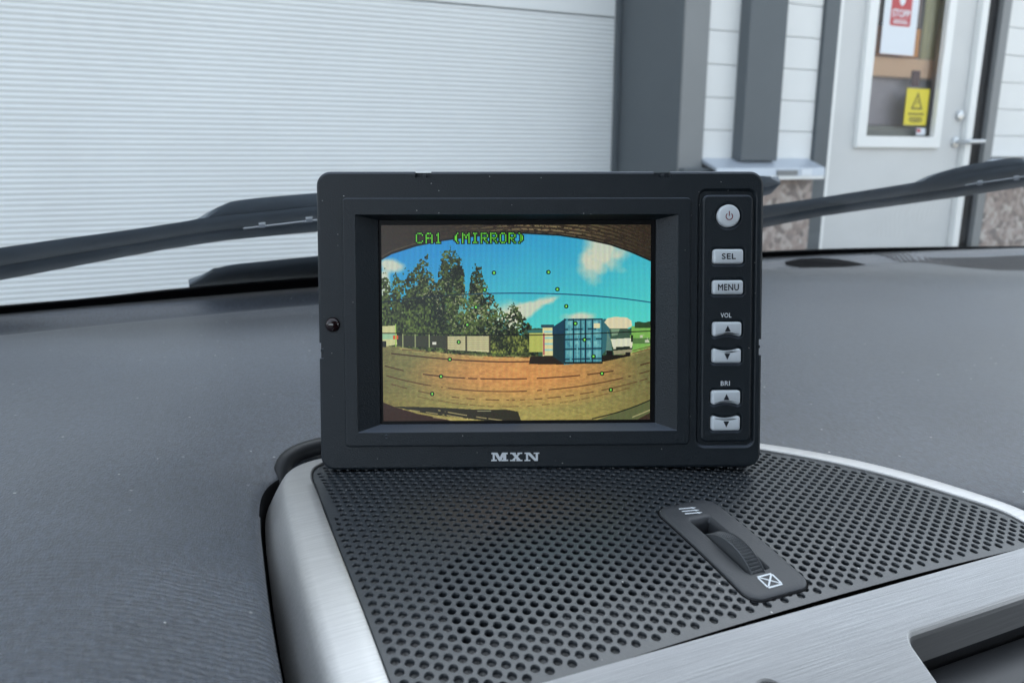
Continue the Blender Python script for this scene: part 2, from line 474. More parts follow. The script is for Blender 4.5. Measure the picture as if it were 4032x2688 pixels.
# open the leaf for the window: rebuild as frame of four pieces
def leaf():
    x0, x1, z0, z1 = 2.925, 3.853, .03, zr(1.25)
    wx0, wx1, wz0, wz1 = 3.12, 3.64, zr(.09), zr(1.12)
    o = [(x0, z0), (x1, z0), (x1, z1), (x0, z1)]; h = [(wx0, wz0), (wx1, wz0), (wx1, wz1), (wx0, wz1)]
    V, F = [], []
    for y in (WY + .02, WY + .06):
        V += [(x, y, z) for x, z in o] + [(x, y, z) for x, z in h]
    for b in (0, 8):
        for i in range(4):
            j = (i + 1) % 4; F.append((b + i, b + j, b + 4 + j, b + 4 + i))
    for b in (0, 4):
        for i in range(4):
            j = (i + 1) % 4; F.append((b + i, b + j, b + j + 8, b + i + 8))
    me = bpy.data.meshes.new('entrance_door'); me.from_pydata(V, [], F); me.materials.append(M['doorleaf'])
    D.data = me; fix_normals(D)
leaf()
def frame(name, x0, x1, z0, z1, t, y0, y1, mat, parent):
    loops = []
    for (xa, xb, za, zb, y) in ((x0, x1, z0, z1, y1), (x0, x1, z0, z1, y0 + .004), (x0 + .004, x1 - .004, z0 + .004, z1 - .004, y0), (x0 + t, x1 - t, z0 + t, z1 - t, y0), (x0 + t, x1 - t, z0 + t, z1 - t, y1)):
        loops.append([(xa, y, za), (xb, y, za), (xb, y, zb), (xa, y, zb)])
    v, f = stitch(loops)
    return fix_normals(mesh(name, v, f, mat, parent))
frame('window_frame', 3.092, 3.678, zr(.062), zr(1.16), .056, WY - .005, WY + .0195, M['doorwhite'], D)
mesh('window_pane', [(3.121, WY + .035, zr(.091)), (3.639, WY + .035, zr(.091)), (3.639, WY + .035, zr(1.119)), (3.121, WY + .035, zr(1.119))], [(0, 1, 2, 3)], M['pane'], D)
box('door_frame', 2.893, 2.921, WY - .012, WY + .07, 0, zr(1.3), M['doorwhite'], D, .003)
box('door_frame', 3.857, 3.905, WY - .012, WY + .07, 0, zr(1.3), M['doorwhite'], D, .003)
box('door_frame', 2.922, 3.856, WY - .012, WY + .07, zr(1.253), zr(1.3), M['doorwhite'], D, .003)
box('jamb', 3.906, 3.985, WY - .004, WY + .07, 0, zr(1.85), M['frit'], D)
box('jamb', 3.986, 4.050, WY - .03, WY + .07, 0, zr(1.85), M['trim'], D, .003)
box('head_panel', 2.893, 3.905, WY + .0, WY + .07, zr(1.303), zr(1.85), M['board'], B)
# handle: rose plate, neck, lever; lock escutcheon above
def tube(name, pts, rads, mat, parent, n=12, local=False, caps=True):
    loops = []
    pts = [Vector(p) for p in pts]
    for i, p in enumerate(pts):
        d = (pts[min(i + 1, len(pts) - 1)] - pts[max(i - 1, 0)]).normalized()
        a = d.cross(Vector((0, 0, 1)))
        if a.length < .1: a = d.cross(Vector((1, 0, 0)))
        a.normalize(); b = d.cross(a)
        r = rads[i] if hasattr(rads, '__len__') else rads
        loops.append([tuple(p + a * r * cos(2 * pi * k / n) + b * r * sin(2 * pi * k / n)) for k in range(n)])
    v, f = stitch(loops, caps, caps)
    return fix_normals(mesh(name, v, f, mat, parent, smooth='auto', local=local))
hd = tube('door_handle', [(3.815, WY + .02, zr(.095)), (3.815, WY - .045, zr(.095)), (3.822, WY - .055, zr(.095)), (3.86, WY - .058, zr(.097)), (3.935, WY - .058, zr(.099))], [.011, .011, .0115, .011, .009], M['steel'], D)
tube('rose', [(3.815, WY + .021, zr(.095)), (3.815, WY + .008, zr(.095)), (3.815, WY + .006, zr(.095))], [.027, .027, .022], M['steel'], D, 20)
tube('lock', [(3.822, WY + .021, zr(.228)), (3.822, WY + .006, zr(.228)), (3.822, WY + .002, zr(.228))], [.026, .026, .018], M['steel'], D, 20)

# room behind the pane; its beige, grey and mauve shapes stand in for reflections
IN = thing('interior_room', 'dim room with orange cabinet and olive curtain seen through the door pane', 'room', (3.4, WY + .3, 0))
box('back_panel', 2.95, 3.80, WY + .125, WY + .13, zr(-.2), zr(1.3), M['mauve'], IN)
box('cabinet', 3.05, 3.555, WY + .085, WY + .120, zr(.505), zr(.640), M['orange'], IN, .004)
box('cabinet_top', 3.05, 3.54, WY + .080, WY + .120, zr(.643), zr(1.2), M['darkwood'], IN, .004)
box('counter', 3.02, 3.70, WY + .075, WY + .120, zr(.405), zr(.498), M['beige'], IN, .006)  # beige bar put in for a reflection on the glass
box('grey_reflection', 2.98, 3.60, WY + .080, WY + .120, zr(.0), zr(.175), M['beigedark'], IN, .02)
def curtain():
    loops = []
    N = 40
    for z in (zr(.50), zr(1.2)):
        loops.append([(3.565 + .14 * i / N, WY + .085 + .008 * sin(i * .9), z) for i in range(N + 1)])
    v, f = stitch(loops, closed=False)
    return mesh('curtain', v, f, M['olive'], IN, smooth=True)
curtain()
box('box', 3.505, 3.555, WY + .060, WY + .074, zr(.365), zr(.440), M['darkred'], IN, .003)

# stickers on the pane
def sheet(name, x0, x1, z0, z1, y, mat, label, cat, tilt=0.0):
    cx, cz = (x0 + x1) / 2, (z0 + z1) / 2
    o = thing(name, label, cat, mat=Matrix.Translation((cx, y, cz)) @ Matrix.Rotation(tilt, 4, 'Y'))
    w, h = (x1 - x0) / 2, (z1 - z0) / 2
    box('sheet', -w, w, -.0006, .0006, -h, h, mat, o, local=True)
    return o, w, h
R90 = Matrix.Rotation(radians(90), 4, 'X')
ss, w_, h_ = sheet('stop_notice', 3.222, 3.452, zr(.502), zr(.93), WY + .031, M['paper'], 'white notice with red STOPP panel taped inside the door pane', 'notice')
v, f = stitch([[(x, -.0009, z) for x, z in rrect(-.070, .068, -.085, .16, .01)], [(x, -.0013, z) for x, z in rrect(-.070, .068, -.085, .16, .01)]], False, True)
red = mesh('red_panel', v, f, M['red'], ss, local=True)
text_mesh('lettering', 'STOPP', 1, M['paper'], red, Matrix.Translation((0, -.0018, -.028)) @ R90, width=.118, height=.036, bold=.02)
box('text_line', -.05, .05, -.0019, -.0014, -.072, -.066, M['paper'], red, local=True)
box('text_line', -.045, .045, -.0019, -.0014, -.060, -.056, M['paper'], red, local=True)
hand = [(-.022, .15), (-.022, .035), (-.016, .018), (0, .004), (.016, .018), (.022, .035), (.022, .15)]
v = [(x, -.0018, z) for x, z in hand]; mesh('hand_symbol', v, [tuple(range(len(v)))], M['paper'], red, local=True)
ys, w_, h_ = sheet('warning_sign', 3.436, 3.597, zr(.175), zr(.351), WY + .031, M['yellow'], 'yellow warning sign with black triangle at the pane corner', 'sign')
def tri_ring():
    o = [(-.042, -.012), (.042, -.012), (0, .074)]; i = [(-.026, -.003), (.026, -.003), (0, .052)]
    v = [(x, -.0012, z) for x, z in o + i]
    return mesh('triangle', v, [(0, 1, 4, 3), (1, 2, 5, 4), (2, 0, 3, 5)], M['signink'], ys, local=True)
tri_ring()
bolt = [(-.010, .002), (.004, .020), (-.004, .020), (.012, .040), (.008, .024), (.016, .024)]
v = [(x, -.0012, z) for x, z in bolt]; mesh('bolt_symbol', v, [(0, 1, 2), (1, 3, 2), (1, 5, 4), (1, 4, 3)], M['signink'], ys, local=True)
for zb, wb, hb in ((-.034, .055, .0045), (-.052, .045, .003), (-.062, .05, .003), (-.071, .04, .003)):
    box('text_line', -wb, wb, -.0014, -.0008, zb - hb, zb + hb, M['signink'], ys, local=True)
st = sheet('small_sticker', 3.535, 3.60, zr(.128), zr(.162), WY + .031, M['paper'], 'tiny red and white sticker below the yellow sign', 'sticker')[0]
box('red_mark', -.03, -.004, -.0014, -.0008, -.004, .012, M['red'], st, local=True)

# ================================================================== CAR
# fitted dome of the speaker grille (metres, relative to the camera)
DC = (-0.21087, 0.08263, 0.58053, -0.22529, -0.12083, -1.03934)
def dome(x, y):
    return CZ + DC[0] + DC[1] * x + DC[2] * y + DC[3] * x * x + DC[4] * x * y + DC[5] * y * y

# windshield base line
_bx = np.array([-.40, -.25, -.115, -.01, .122, .642, .793, .928, 1.028, 1.2, 1.35])
_by = np.array([.59, .635, .670, .690, .697, .698, .692, .672, .642, .59, .53])
_bp = np.polyfit(_bx, _by, 5)
def yb(x): return float(np.polyval(_bp, min(max(x, -.6), 1.5)))
ZB = CZ - .110
GS = radians(31)

def on_glass(px, py, off=0.0):
    """point where the pixel's ray meets the windshield surface moved outwards by off"""
    r = ray(px, py); lo, hi = .02, 3.0
    def fn(s):
        P = CAMP + r * s
        return (P.z - ZB - off * cos(GS)) - (yb(P.x) + off * sin(GS) - P.y) * tan(GS)
    for _ in range(60):
        m = (lo + hi) / 2
        if fn(m) < 0: lo = m
        else: hi = m
    return CAMP + r * lo

DASH = thing('dashboard', 'dark grey dashboard with aluminium trimmed speaker grille and air vent', 'dashboard', (.16, .3, zr(-.2)))

# ---- outlines in plan
def arc(cx, cy, r0, r1, a0, a1, n):
    return [(cx + (r0 + (r1 - r0) * k / n) * sin(radians(a0 + (a1 - a0) * k / n)), cy + (r0 + (r1 - r0) * k / n) * cos(radians(a0 + (a1 - a0) * k / n))) for k in range(n + 1)]
YF = .1636
inner_open = [(.0455, YF), (.0454, .20), (.0455, .232), (.0460, .264), (.0471, .285), (.0478, .303), (.0487, .3100), (.0505, .3170), (.0540, .3222), (.0600, .3252)]
inner_open += arc(.06, .05, .2755, .2790, 3, 58, 40)[0:]
inner_open += [(.3068, .1840), (.3078, .1745), (.3070, .1680), (.3040, .1640)]
outer_open = [(.0206, YF), (.0207, .20), (.0215, .232), (.0237, .264), (.0252, .285), (.0272, .303), (.0298, .3160), (.0345, .3260), (.0445, .3345), (.0600, .3368)]
outer_open += arc(.06, .05, .2868, .2975, 3, 58, 40)
outer_open += [(.3245, .1880), (.3275, .1780), (.3285, .1700), (.3285, .1640)]

def chaikin(P, n=2):
    for _ in range(n):
        Q = [P[0]]
        for a, b in zip(P[:-1], P[1:]):
            Q += [(a[0] * .75 + b[0] * .25, a[1] * .75 + b[1] * .25), (a[0] * .25 + b[0] * .75, a[1] * .25 + b[1] * .75)]
        Q.append(P[-1]); P = Q
    return P
inner_s, outer_s = chaikin(inner_open), chaikin(outer_open)
# closed counter-clockwise grille outline
gpoly = list(reversed(inner_s))            # right-front -> back -> left-front
assert sum(gpoly[i - 1][0] * gpoly[i][1] - gpoly[i][0] * gpoly[i - 1][1] for i in range(len(gpoly))) > 0
gpoly = [q for i, q in enumerate(gpoly) if (Vector(q) - Vector(gpoly[i - 1])).length > 2e-4]

# ---- speaker grille: hexagonal holes, really pierced
SP = .004115
def halfplanes(P):
    H = []
    for i in range(len(P)):
        a, b = P[i - 1], P[i]
        nx, ny = b[1] - a[1], a[0] - b[0]
        l = sqrt(nx * nx + ny * ny); H.append((nx / l, ny / l, (nx * a[0] + ny * a[1]) / l))
    return H
gH = halfplanes(gpoly)
gA = np.array(gH)
PLATE = (.1612, .1873, .1693, .2242)
SLOT = (.1693, .1774, .1805, .2118)
def build_grille():
    gsh = .0019
    FL = []
    V, F = [], []
    bases = [(SP * cos(radians(30)), SP * sin(radians(30))), (0.0, SP)]
    ox, oy = .09834, .19437
    NA = 24
    angs0 = [2 * pi * k / NA for k in range(NA)]
    hexn = [radians(30 + 60 * k) for k in range(6)]
    hr = SP / 2
    for i in range(-60, 80):
        for j in range(-80, 80):
            cx = ox + i * bases[0][0]; cy = oy + i * bases[0][1] + j * bases[1][1]
            if not (.03 < cx < .32 and .15 < cy < .34): continue
            d = gA[:, 0] * cx + gA[:, 1] * cy - gA[:, 2]
            md = d.max()
            if md > hr * 1.16: continue
            if PLATE[0] + .003 < cx < PLATE[1] - .003 and PLATE[2] + .003 < cy < PLATE[3] - .003: continue
            edge = md > -hr * 1.2
            near = np.where(d > -hr * 1.3)[0] if edge else []
            if md > -.0002 - gsh:
                # rim cell without a hole: clip the hexagon
                poly = [(cx + SP / sqrt(3) * cos(radians(60 * k)), cy + SP / sqrt(3) * sin(radians(60 * k))) for k in range(6)]
                for q in near:
                    nx, ny, c = gH[q]; out = []
                    for a, b in zip(poly, poly[1:] + poly[:1]):
                        da, db = nx * a[0] + ny * a[1] - c, nx * b[0] + ny * b[1] - c
                        if da <= 0: out.append(a)
                        if da * db < 0:
                            t = da / (da - db); out.append((a[0] + (b[0] - a[0]) * t, a[1] + (b[1] - a[1]) * t))
                    poly = out
                    if len(poly) < 3: break
                if len(poly) >= 3:
                    b0 = len(V); V += [(x, y, dome(x, y)) for x, y in poly]; F.append(tuple(range(b0, b0 + len(poly))))
                continue
            R0, R1 = [], []
            angs = list(angs0)
            for a in angs:
                ca, sa = cos(a), sin(a)
                ro = min(hr / max(1e-6, cos(a - h)) for h in hexn if cos(a - h) > .3)
                ri = 1.0
                for q in near:
                    nx, ny, c = gH[q]; dn = nx * ca + ny * sa
                    if dn > 1e-6:
                        ro = min(ro, -d[q] / dn); ri = min(ri, (-d[q] - gsh) / dn)
                R0.append(ro); R1.append(max(.0001, ri))
            through = cx > .0695 and cy > .1843 and cy < .2165 + .74 * (cx - .0725)
            if cx > .187: through = cy > .1725
            dist = .0011 if not through else .0032
            rad = [(1.0, 0, 0), (.365 * SP, 0, 1), (.325 * SP, .00016, 1), (.298 * SP, .00045, 1), (.285 * SP, dist, 1)]
            b0 = len(V)
            for k, (rr, dz, mode) in enumerate(rad):
                for q, a in enumerate(angs):
                    r = R0[q] if k == 0 else min(rr, R1[q] * (1 - .02 * k), R0[q] * .98)
                    x, y = cx + r * cos(a), cy + r * sin(a)
                    V.append((x, y, dome(x, y) - dz))
            for k in range(len(rad) - 1):
                for q in range(NA):
                    p = (q + 1) % NA
                    F.append((b0 + k * NA + q, b0 + k * NA + p, b0 + (k + 1) * NA + p, b0 + (k + 1) * NA + q))
            if not through:
                V.append((cx, cy, dome(cx, cy) - dist - .0004)); c_ = len(V) - 1
                k = len(rad) - 1
                for q in range(NA):
                    F.append((b0 + k * NA + q, b0 + k * NA + (q + 1) % NA, c_)); FL.append(len(F) - 1)
    # rim wall down into the gap, with a soft shoulder
    n = len(gpoly)
    L0 = [(x, y, dome(x, y)) for x, y in gpoly]
    o1 = offset(gpoly, .0003); o2 = offset(gpoly, .0004)
    L1 = [(x, y, dome(x, y) - .0002) for x, y in o1]; L2 = [(x, y, dome(x, y) - .006) for x, y in o2]
    v, f = stitch([L0, L1, L2]); b0 = len(V); V += v; F += [tuple(b0 + q for q in t) for t in f]
    o = mesh('speaker_grille', V, F, M['grille'], DASH)
    o.data.materials.append(M['floor'])
    for q in FL: o.data.polygons[q].material_index = 1
    return o
grille = build_grille()
tag(grille, 'dark perforated speaker grille with round holes')
# dark cavity under the holes
bm_v, bm_f = [], []
NX, NY = 24, 16
for j in range(NY + 1):
    for i in range(NX + 1):
        x = .03 + .30 * i / NX; y = .15 + .18 * j / NY
        bm_v.append((x, y, dome(x, y) - .0085))
for j in range(NY):
    for i in range(NX):
        a = j * (NX + 1) + i
        cx = .03 + .30 * (i + .5) / NX; cy = .15 + .18 * (j + .5) / NY
        if (gA[:, 0] * cx + gA[:, 1] * cy - gA[:, 2]).max() < .006:
            bm_f.append((a, a + 1, a + NX + 2, a + NX + 1))
mesh('speaker_cavity', bm_v, bm_f, M['black'], DASH)

# ---- aluminium frame round the grille
def frame_trim():
    n = len(inner_s)
    loops = []
    # (position inner->outer, height above dome, extra drop on the wide left side)
    prof = [(0, -.006, 0), (0.0, .0006, 0), (.03, .0010, 0), (.2, .0011, 0), (.45, .0010, 0), (.56, .0009, .0002), (.62, .0005, .0008), (.68, -.0002, .0020), (.75, -.0012, .0038), (.83, -.0024, .0060), (.91, -.0038, .0082), (.97, -.0050, .0098), (1.0, -.0062, .0108), (1.0, -.022, .008)]
    for t, h, dr in prof:
        L = []
        for k in range(n):
            a, b = Vector(inner_s[k]), Vector(outer_s[k])
            dirn = (b - a).normalized()
            a = a + dirn * .0007
            wdt = (b - a).length
            q = a + (b - a) * t
            s = min(1, wdt / .024)
            hh = h * (s if h < 0 and t > .5 and h > -.02 else 1) - dr * s
            L.append((q.x, q.y, dome(q.x, q.y) + hh))
        loops.append(L)
    v, f = stitch(loops, closed=False)
    o = mesh('trim_frame', v, f, M['alu'], DASH, smooth='auto')
    o.data.materials.append(M['black'])
    for q in o.data.polygons[-(n - 1):]: q.material_index = 1  # outer wall blackened: the shade of the gap painted on
    return o
tf = frame_trim()
tag(tf, 'brushed aluminium frame around the grille')

# ---- front aluminium panel with vent opening, sloping down towards the seats
PS = tan(radians(35))
def pan(x, y): return CZ - .1385 + PS * (y - .1625) - .025 * (x - .15) + .0005
def front_panel():
    vx, vy, r = .2062, .1492, .0042
    top = [(.0206, YF - .0016), (.43, YF - .0016)]
    # counter-clockwise: bottom-left, down to vent, around vent
    cor = []
    for k in range(9):                                   # rounded upper left corner of the opening
        a = radians(180 - 90 * k / 8)
        cor.append((vx + r + r * cos(a), vy - r + r * sin(a)))
    vent = [(vx + .0085, .05), (vx + .0030, .105)] + [(vx + .0004, .134)] + cor + [(.330, vy + .0006), (.3325, vy - .0004), (.334, vy - .003), (.3345, .05)]
    P = [(.0206, .05)] + vent + [(.345, .05), (.345, YF - .0021), (.328, YF - .0021), (.0206, YF - .0021)]
    # button hole
    hb = [(.1475 + .0075 * cos(2 * pi * k / 32), .1415 + .0075 * sin(2 * pi * k / 32)) for k in range(32)]
    V, F = tess(P, [hb], pan)
    # vent rim: rounded lip then wall
    def wallof(path, inw, closed):
        nonlocal V, F
        m = len(path); loops = []
        for k, (d, h) in enumerate(((0, 0), (.0005, -.0002), (.0010, -.0009), (.0012, -.0022), (.0012, -.012))):
            L = []
            for i in range(m):
                a = Vector(path[i - 1] if (i > 0 or closed) else path[i]); c = Vector(path[(i + 1) % m] if (i < m - 1 or closed) else path[i])
                t = (c - a).normalized(); nn = Vector((-t.y, t.x)) * inw
                q = Vector(path[i]) + nn * d
                L.append((q.x, q.y, pan(q.x, q.y) + h))
            loops.append(L)
        v, f = stitch(loops, closed=closed); b0 = len(V); V = V + v; F = F + [tuple(b0 + q for q in t) for t in f]
    wallof(vent, -1, False)
    wallof(hb, 1, True)
    # upper edge wall into the gap
    e = [(.0206 + (.345 - .0206) * k / 40, YF - .0021) for k in range(41)]
    loops = [[(x, y, pan(x, y)) for x, y in e], [(x, y + .0003, pan(x, y) - .0004) for x, y in e], [(x, y + .0003, pan(x, y) - .012) for x, y in e]]
    v, f = stitch(loops, closed=False); b0 = len(V); V += v; F += [tuple(b0 + q for q in t) for t in f]
    # side walls
    for xe in (.0206, .345):
        e = [(xe, .05 + (YF - .0021 - .05) * k / 20) for k in range(21)]
        loops = [[(x, y, pan(x, y)) for x, y in e], [(x, y, pan(x, y) - .03) for x, y in e]]
        v, f = stitch(loops, closed=False); b0 = len(V); V += v; F += [tuple(b0 + q for q in t) for t in f]
    o = mesh('front_panel', V, F, M['alu'], DASH)
    return fix_normals(o)
fp = front_panel()
tag(fp, 'bright brushed aluminium front panel')
# round push button just under the lower frame edge
pb = []
for rr, h in ((.0066, -.010), (.0066, -.0006), (.0062, .0006), (.005, .0014), (.003, .0019), (.0005, .002)):
    pb.append([(.1475 + rr * cos(2 * pi * k / 32), .1415 + rr * sin(2 * pi * k / 32), pan(.1475 + rr * cos(2 * pi * k / 32), .1415 + rr * sin(2 * pi * k / 32)) + h) for k in range(32)])
v, f = stitch(pb, False, True); mesh('push_button', v, f, M['slat'], fp, smooth='auto')

# vent: duct box and slats
AV = box('air_vent', .20, .338, .055, .150, CZ - .30, CZ - .297, M['black'], DASH)
v = []
for x, y in ((.2045, .05), (.337, .05), (.337, .1512), (.2045, .1512)):
    v.append((x, y, pan(x, y) - .0115))
for x, y in ((.2045, .05), (.337, .05), (.337, .1512), (.2045, .1512)):
    v.append((x, y, pan(x, y) - .062))
mesh('duct', v, [(0, 4, 5, 1), (1, 5, 6, 2), (2, 6, 7, 3), (3, 7, 4, 0), (4, 7, 6, 5)], M['slat'], AV)
def slat(yc):
    """one louvre running across the vent: rounded front edge, tilted up to the front"""
    prof = []
    for k in range(9):
        a = radians(-90 - 180 * k / 8)
        prof.append((-.0065 + .0011 * cos(a), .0011 * sin(a)))
    for k in range(9):
        a = radians(90 - 180 * k / 8)
        prof.append((.0085 + .0006 * cos(a), .0006 * sin(a)))
    tl = radians(4)
    loops = []
    for x in np.linspace(.2060, .336, 4):
        L = []
        for d, h in prof:
            yy = yc + d * cos(tl) - h * sin(tl); zz = d * sin(tl) + h * cos(tl)
            L.append((x, yy, pan(x, yc) - .0130 + zz))
        loops.append(L)
    v, f = stitch(loops, True, True)
    return fix_normals(mesh('slat', v, f, M['slat'], AV, smooth='auto'))
for yc in (.1400, .1230, .1060, .0890):
    slat(yc)

# ---- control plate with thumbwheel, let into the grille
def plate():
    N = dict(kc=6, ks=10)
    PO = rrect(PLATE[0], PLATE[1], PLATE[2], PLATE[3], .0052, **N)
    SO = rrect(SLOT[0] - .0006, SLOT[1] + .0014, SLOT[2] - .0004, SLOT[3] + .0016, .0012, **N)
    SI = rrect(SLOT[0], SLOT[1], SLOT[2], SLOT[3], .0006, **N)
    def L(P, h): return [(x, y, dome(x, y) + h) for x, y in P]
    loops = [L(offset(PO, .0002), -.003), L(offset(PO, .0002), .0002), L(PO, .0007), L(offset(PO, -.0006), .0010)]
    POi = offset(PO, -.0006)
    for k in range(1, 7):
        t = k / 6
        loops.append(L([(a[0] + (b[0] - a[0]) * t, a[1] + (b[1] - a[1]) * t) for a, b in zip(POi, SO)], .0011))
    loops += [L([(a[0] * .6 + b[0] * .4, a[1] * .6 + b[1] * .4) for a, b in zip(SO, SI)], .0007), L(SI, -.0008), L(SI, -.012)]
    v, f = stitch(loops)
    o = fix_normals(mesh('control_plate', v, f, M['plate'], DASH, smooth='auto'))
    return o
CP = plate()
tag(CP, 'smooth dark control plate with thumbwheel and white symbols')
# dark gap ring round the plate
v, f = stitch([[(x, y, dome(x, y) + .00012) for x, y in rrect(PLATE[0] + .001, PLATE[1] - .001, PLATE[2] + .001, PLATE[3] - .001, .0052, 6, 10)], [(x, y, dome(x, y) + .00012) for x, y in rrect(PLATE[0] - .0007, PLATE[1] + .0007, PLATE[2] - .0007, PLATE[3] + .0007, .0058, 6, 10)]])
mesh('plate_gap', v, f, M['black'], CP)
def wheel():
    R, wd = .0195, .0058
    cx = (SLOT[0] + .0004 + wd / 2); cy = .1935
    top = dome(cx, cy) + .0050
    cz = top - R
    V, F = [], []
    # knurled tread: rows of pyramids, side discs with raised rims
    n, rows = 92, 6
    xs = [cx - wd / 2, cx - wd / 2, cx - wd / 2 + .00035, cx - wd / 2 + .0006] + [cx + wd / 2 - .0006, cx + wd / 2 - .00035, cx + wd / 2, cx + wd / 2]
    rs = [R - .006, R - .0001, R + .0002, R - .00045, R - .00045, R + .0002, R - .0001, R - .006]
    loops = []
    for x, r in zip(xs, rs):
        loops.append([(x, cy + r * sin(2 * pi * k / n), cz + r * cos(2 * pi * k / n)) for k in range(n)])
    v, f = stitch(loops, True, True); V += v
    F += [q for q in f]
    xa, xb = cx - wd / 2 + .0007, cx + wd / 2 - .0007
    for k in range(n):
        a0, a1 = 2 * pi * k / n, 2 * pi * (k + 1) / n
        am = (a0 + a1) / 2
        if cos(am) < .2: continue
        for q in range(rows):
            x0 = xa + (xb - xa) * q / rows; x1 = xa + (xb - xa) * (q + 1) / rows
            b0 = len(V); r = R - .00043
            for x, a in ((x0, a0), (x1, a0), (x1, a1), (x0, a1)):
                V.append((x, cy + r * sin(a), cz + r * cos(a)))
            V.append(((x0 + x1) / 2, cy + (R + .00015) * sin(am), cz + (R + .00015) * cos(am)))
            F += [(b0, b0 + 1, b0 + 4), (b0 + 1, b0 + 2, b0 + 4), (b0 + 2, b0 + 3, b0 + 4), (b0 + 3, b0, b0 + 4)]
    return mesh('thumbwheel', V, F, M['wheel'], CP)
wheel()
def flat_on_plate(name, polys, h=.00125):
    V, F = [], []
    for P in polys:
        b0 = len(V); V += [(x, y, dome(x, y) + h) for x, y in P]; F.append(tuple(range(b0, b0 + len(P))))
    return mesh(name, V, F, M['print'], CP)
def bar(a, b, w):
    a, b = Vector(a), Vector(b); d = (b - a).normalized(); n = Vector((-d.y, d.x)) * w / 2
    return [tuple(a - n), tuple(b - n), tuple(b + n), tuple(a + n)]
x0, x1, y0, y1 = .1708, .1768, .1725, .1778
w = .0007
flat_on_plate('closed_symbol', [bar((x0, y0), (x1, y0), w), bar((x0, y1), (x1, y1), w), bar((x0, y0 + w / 2), (x0, y1 - w / 2), w), bar((x1, y0 + w / 2), (x1, y1 - w / 2), w)])
flat_on_plate('closed_symbol', [bar((x0 + .0005, y0 + .0005), (x1 - .0005, y1 - .0005), .0006)], .00130)
flat_on_plate('closed_symbol', [bar((x0 + .0005, y1 - .0005), (x1 - .0005, y0 + .0005), .0006)], .00133)
for k in range(3):
    yy = .2206 - .0019 * k
    path = [(.1700 + .0055 * i / 10, yy - .0009 * i / 10) for i in range(11)]
    polys = [bar(a, b, .00065) for a, b in zip(path[:-1], path[1:])]
    ex, ey = path[-1]
    polys.append([(ex - .0002, ey - .0007), (ex + .0018, ey - .0003), (ex - .0002, ey + .0006)])
    flat_on_plate('airflow_arrow', polys, .00125 + .00003 * k)

# ---- padded dash surface round the console
ctrl = [(.015, .10, -.170), (.017, .16, -.148), (.017, .19, -.1425), (.018, .22, -.1380), (.0200, .255, -.1350), (.022, .295, -.1342), (.027, .325, -.1335), (.045, .342, -.1335), (.06, .345, -.1335),
        (.15, .328, -.1335), (.20, .305, -.1340), (.25, .275, -.1360), (.30, .236, -.1400), (.325, .200, -.1445), (.348, .15, -.152), (.350, .10, -.182), (.42, .08, -.165),
        (-.034, .196, -.1235), (-.010, .26, -.1225), (.000, .34, -.1230), (-.07, .345, -.119), (-.06, .25, -.1185), (-.09, .2, -.119), (-.09, .13, -.130), (-.03, .13, -.138), (-.15, .2, -.119), (-.25, .35, -.118), (-.12, .50, -.118), (0, .5, -.119), (.05, .40, -.124),
        (.15, .45, -.122), (.11, .62, -.1165), (-.11, .60, -.1165), (-.4, .3, -.122), (-.4, .5, -.118),
        (.43, .345, -.126), (.37, .25, -.1320), (.41, .16, -.138), (.5, .2, -.130), (.55, .45, -.121), (.65, .62, -.1165), (.85, .52, -.118), (.95, .58, -.117), (.3, .42, -.1245), (.4, .6, -.1165), (1.1, .4, -.12), (.7, .3, -.1245), (.29, .30, -.132), (.25, .62, -.1165), (1.2, .2, -.13), (.8, .1, -.135)]
_c = np.array(ctrl)
def _k(r2): return np.where(r2 > 1e-12, r2 * np.log(np.maximum(r2, 1e-12)), 0)
def _rbf():
    P = _c[:, :2]; n = len(P)
    K = _k(((P[:, None] - P[None]) ** 2).sum(-1)) + np.eye(n) * 2e-4
    A = np.zeros((n + 3, n + 3)); A[:n, :n] = K; A[:n, n] = 1; A[:n, n + 1:] = P; A[n, :n] = 1; A[n + 1:, :n] = P.T
    return np.linalg.solve(A, np.r_[_c[:, 2], 0, 0, 0])
_w = _rbf()
def sst(a, b, x):
    t = np.clip((x - a) / (b - a), 0, 1); return t * t * (3 - 2 * t)
def dash_z(X, Y):
    X = np.asarray(X, float); Y = np.asarray(Y, float)
    P = _c[:, :2]; r2 = (X[..., None] - P[:, 0]) ** 2 + (Y[..., None] - P[:, 1]) ** 2
    z = (_k(r2) * _w[:len(P)]).sum(-1) + _w[-3] + _w[-2] * X + _w[-1] * Y
    YB = np.polyval(_bp, np.clip(X, -.6, 1.5))
    e = YB - Y
    t = sst(.062, .050, e)                           # blend to the raised lip below the glass
    lip = -.1180 + .0082 * sst(.050, .026, e) 
    return CZ + z * (1 - t) + lip * t

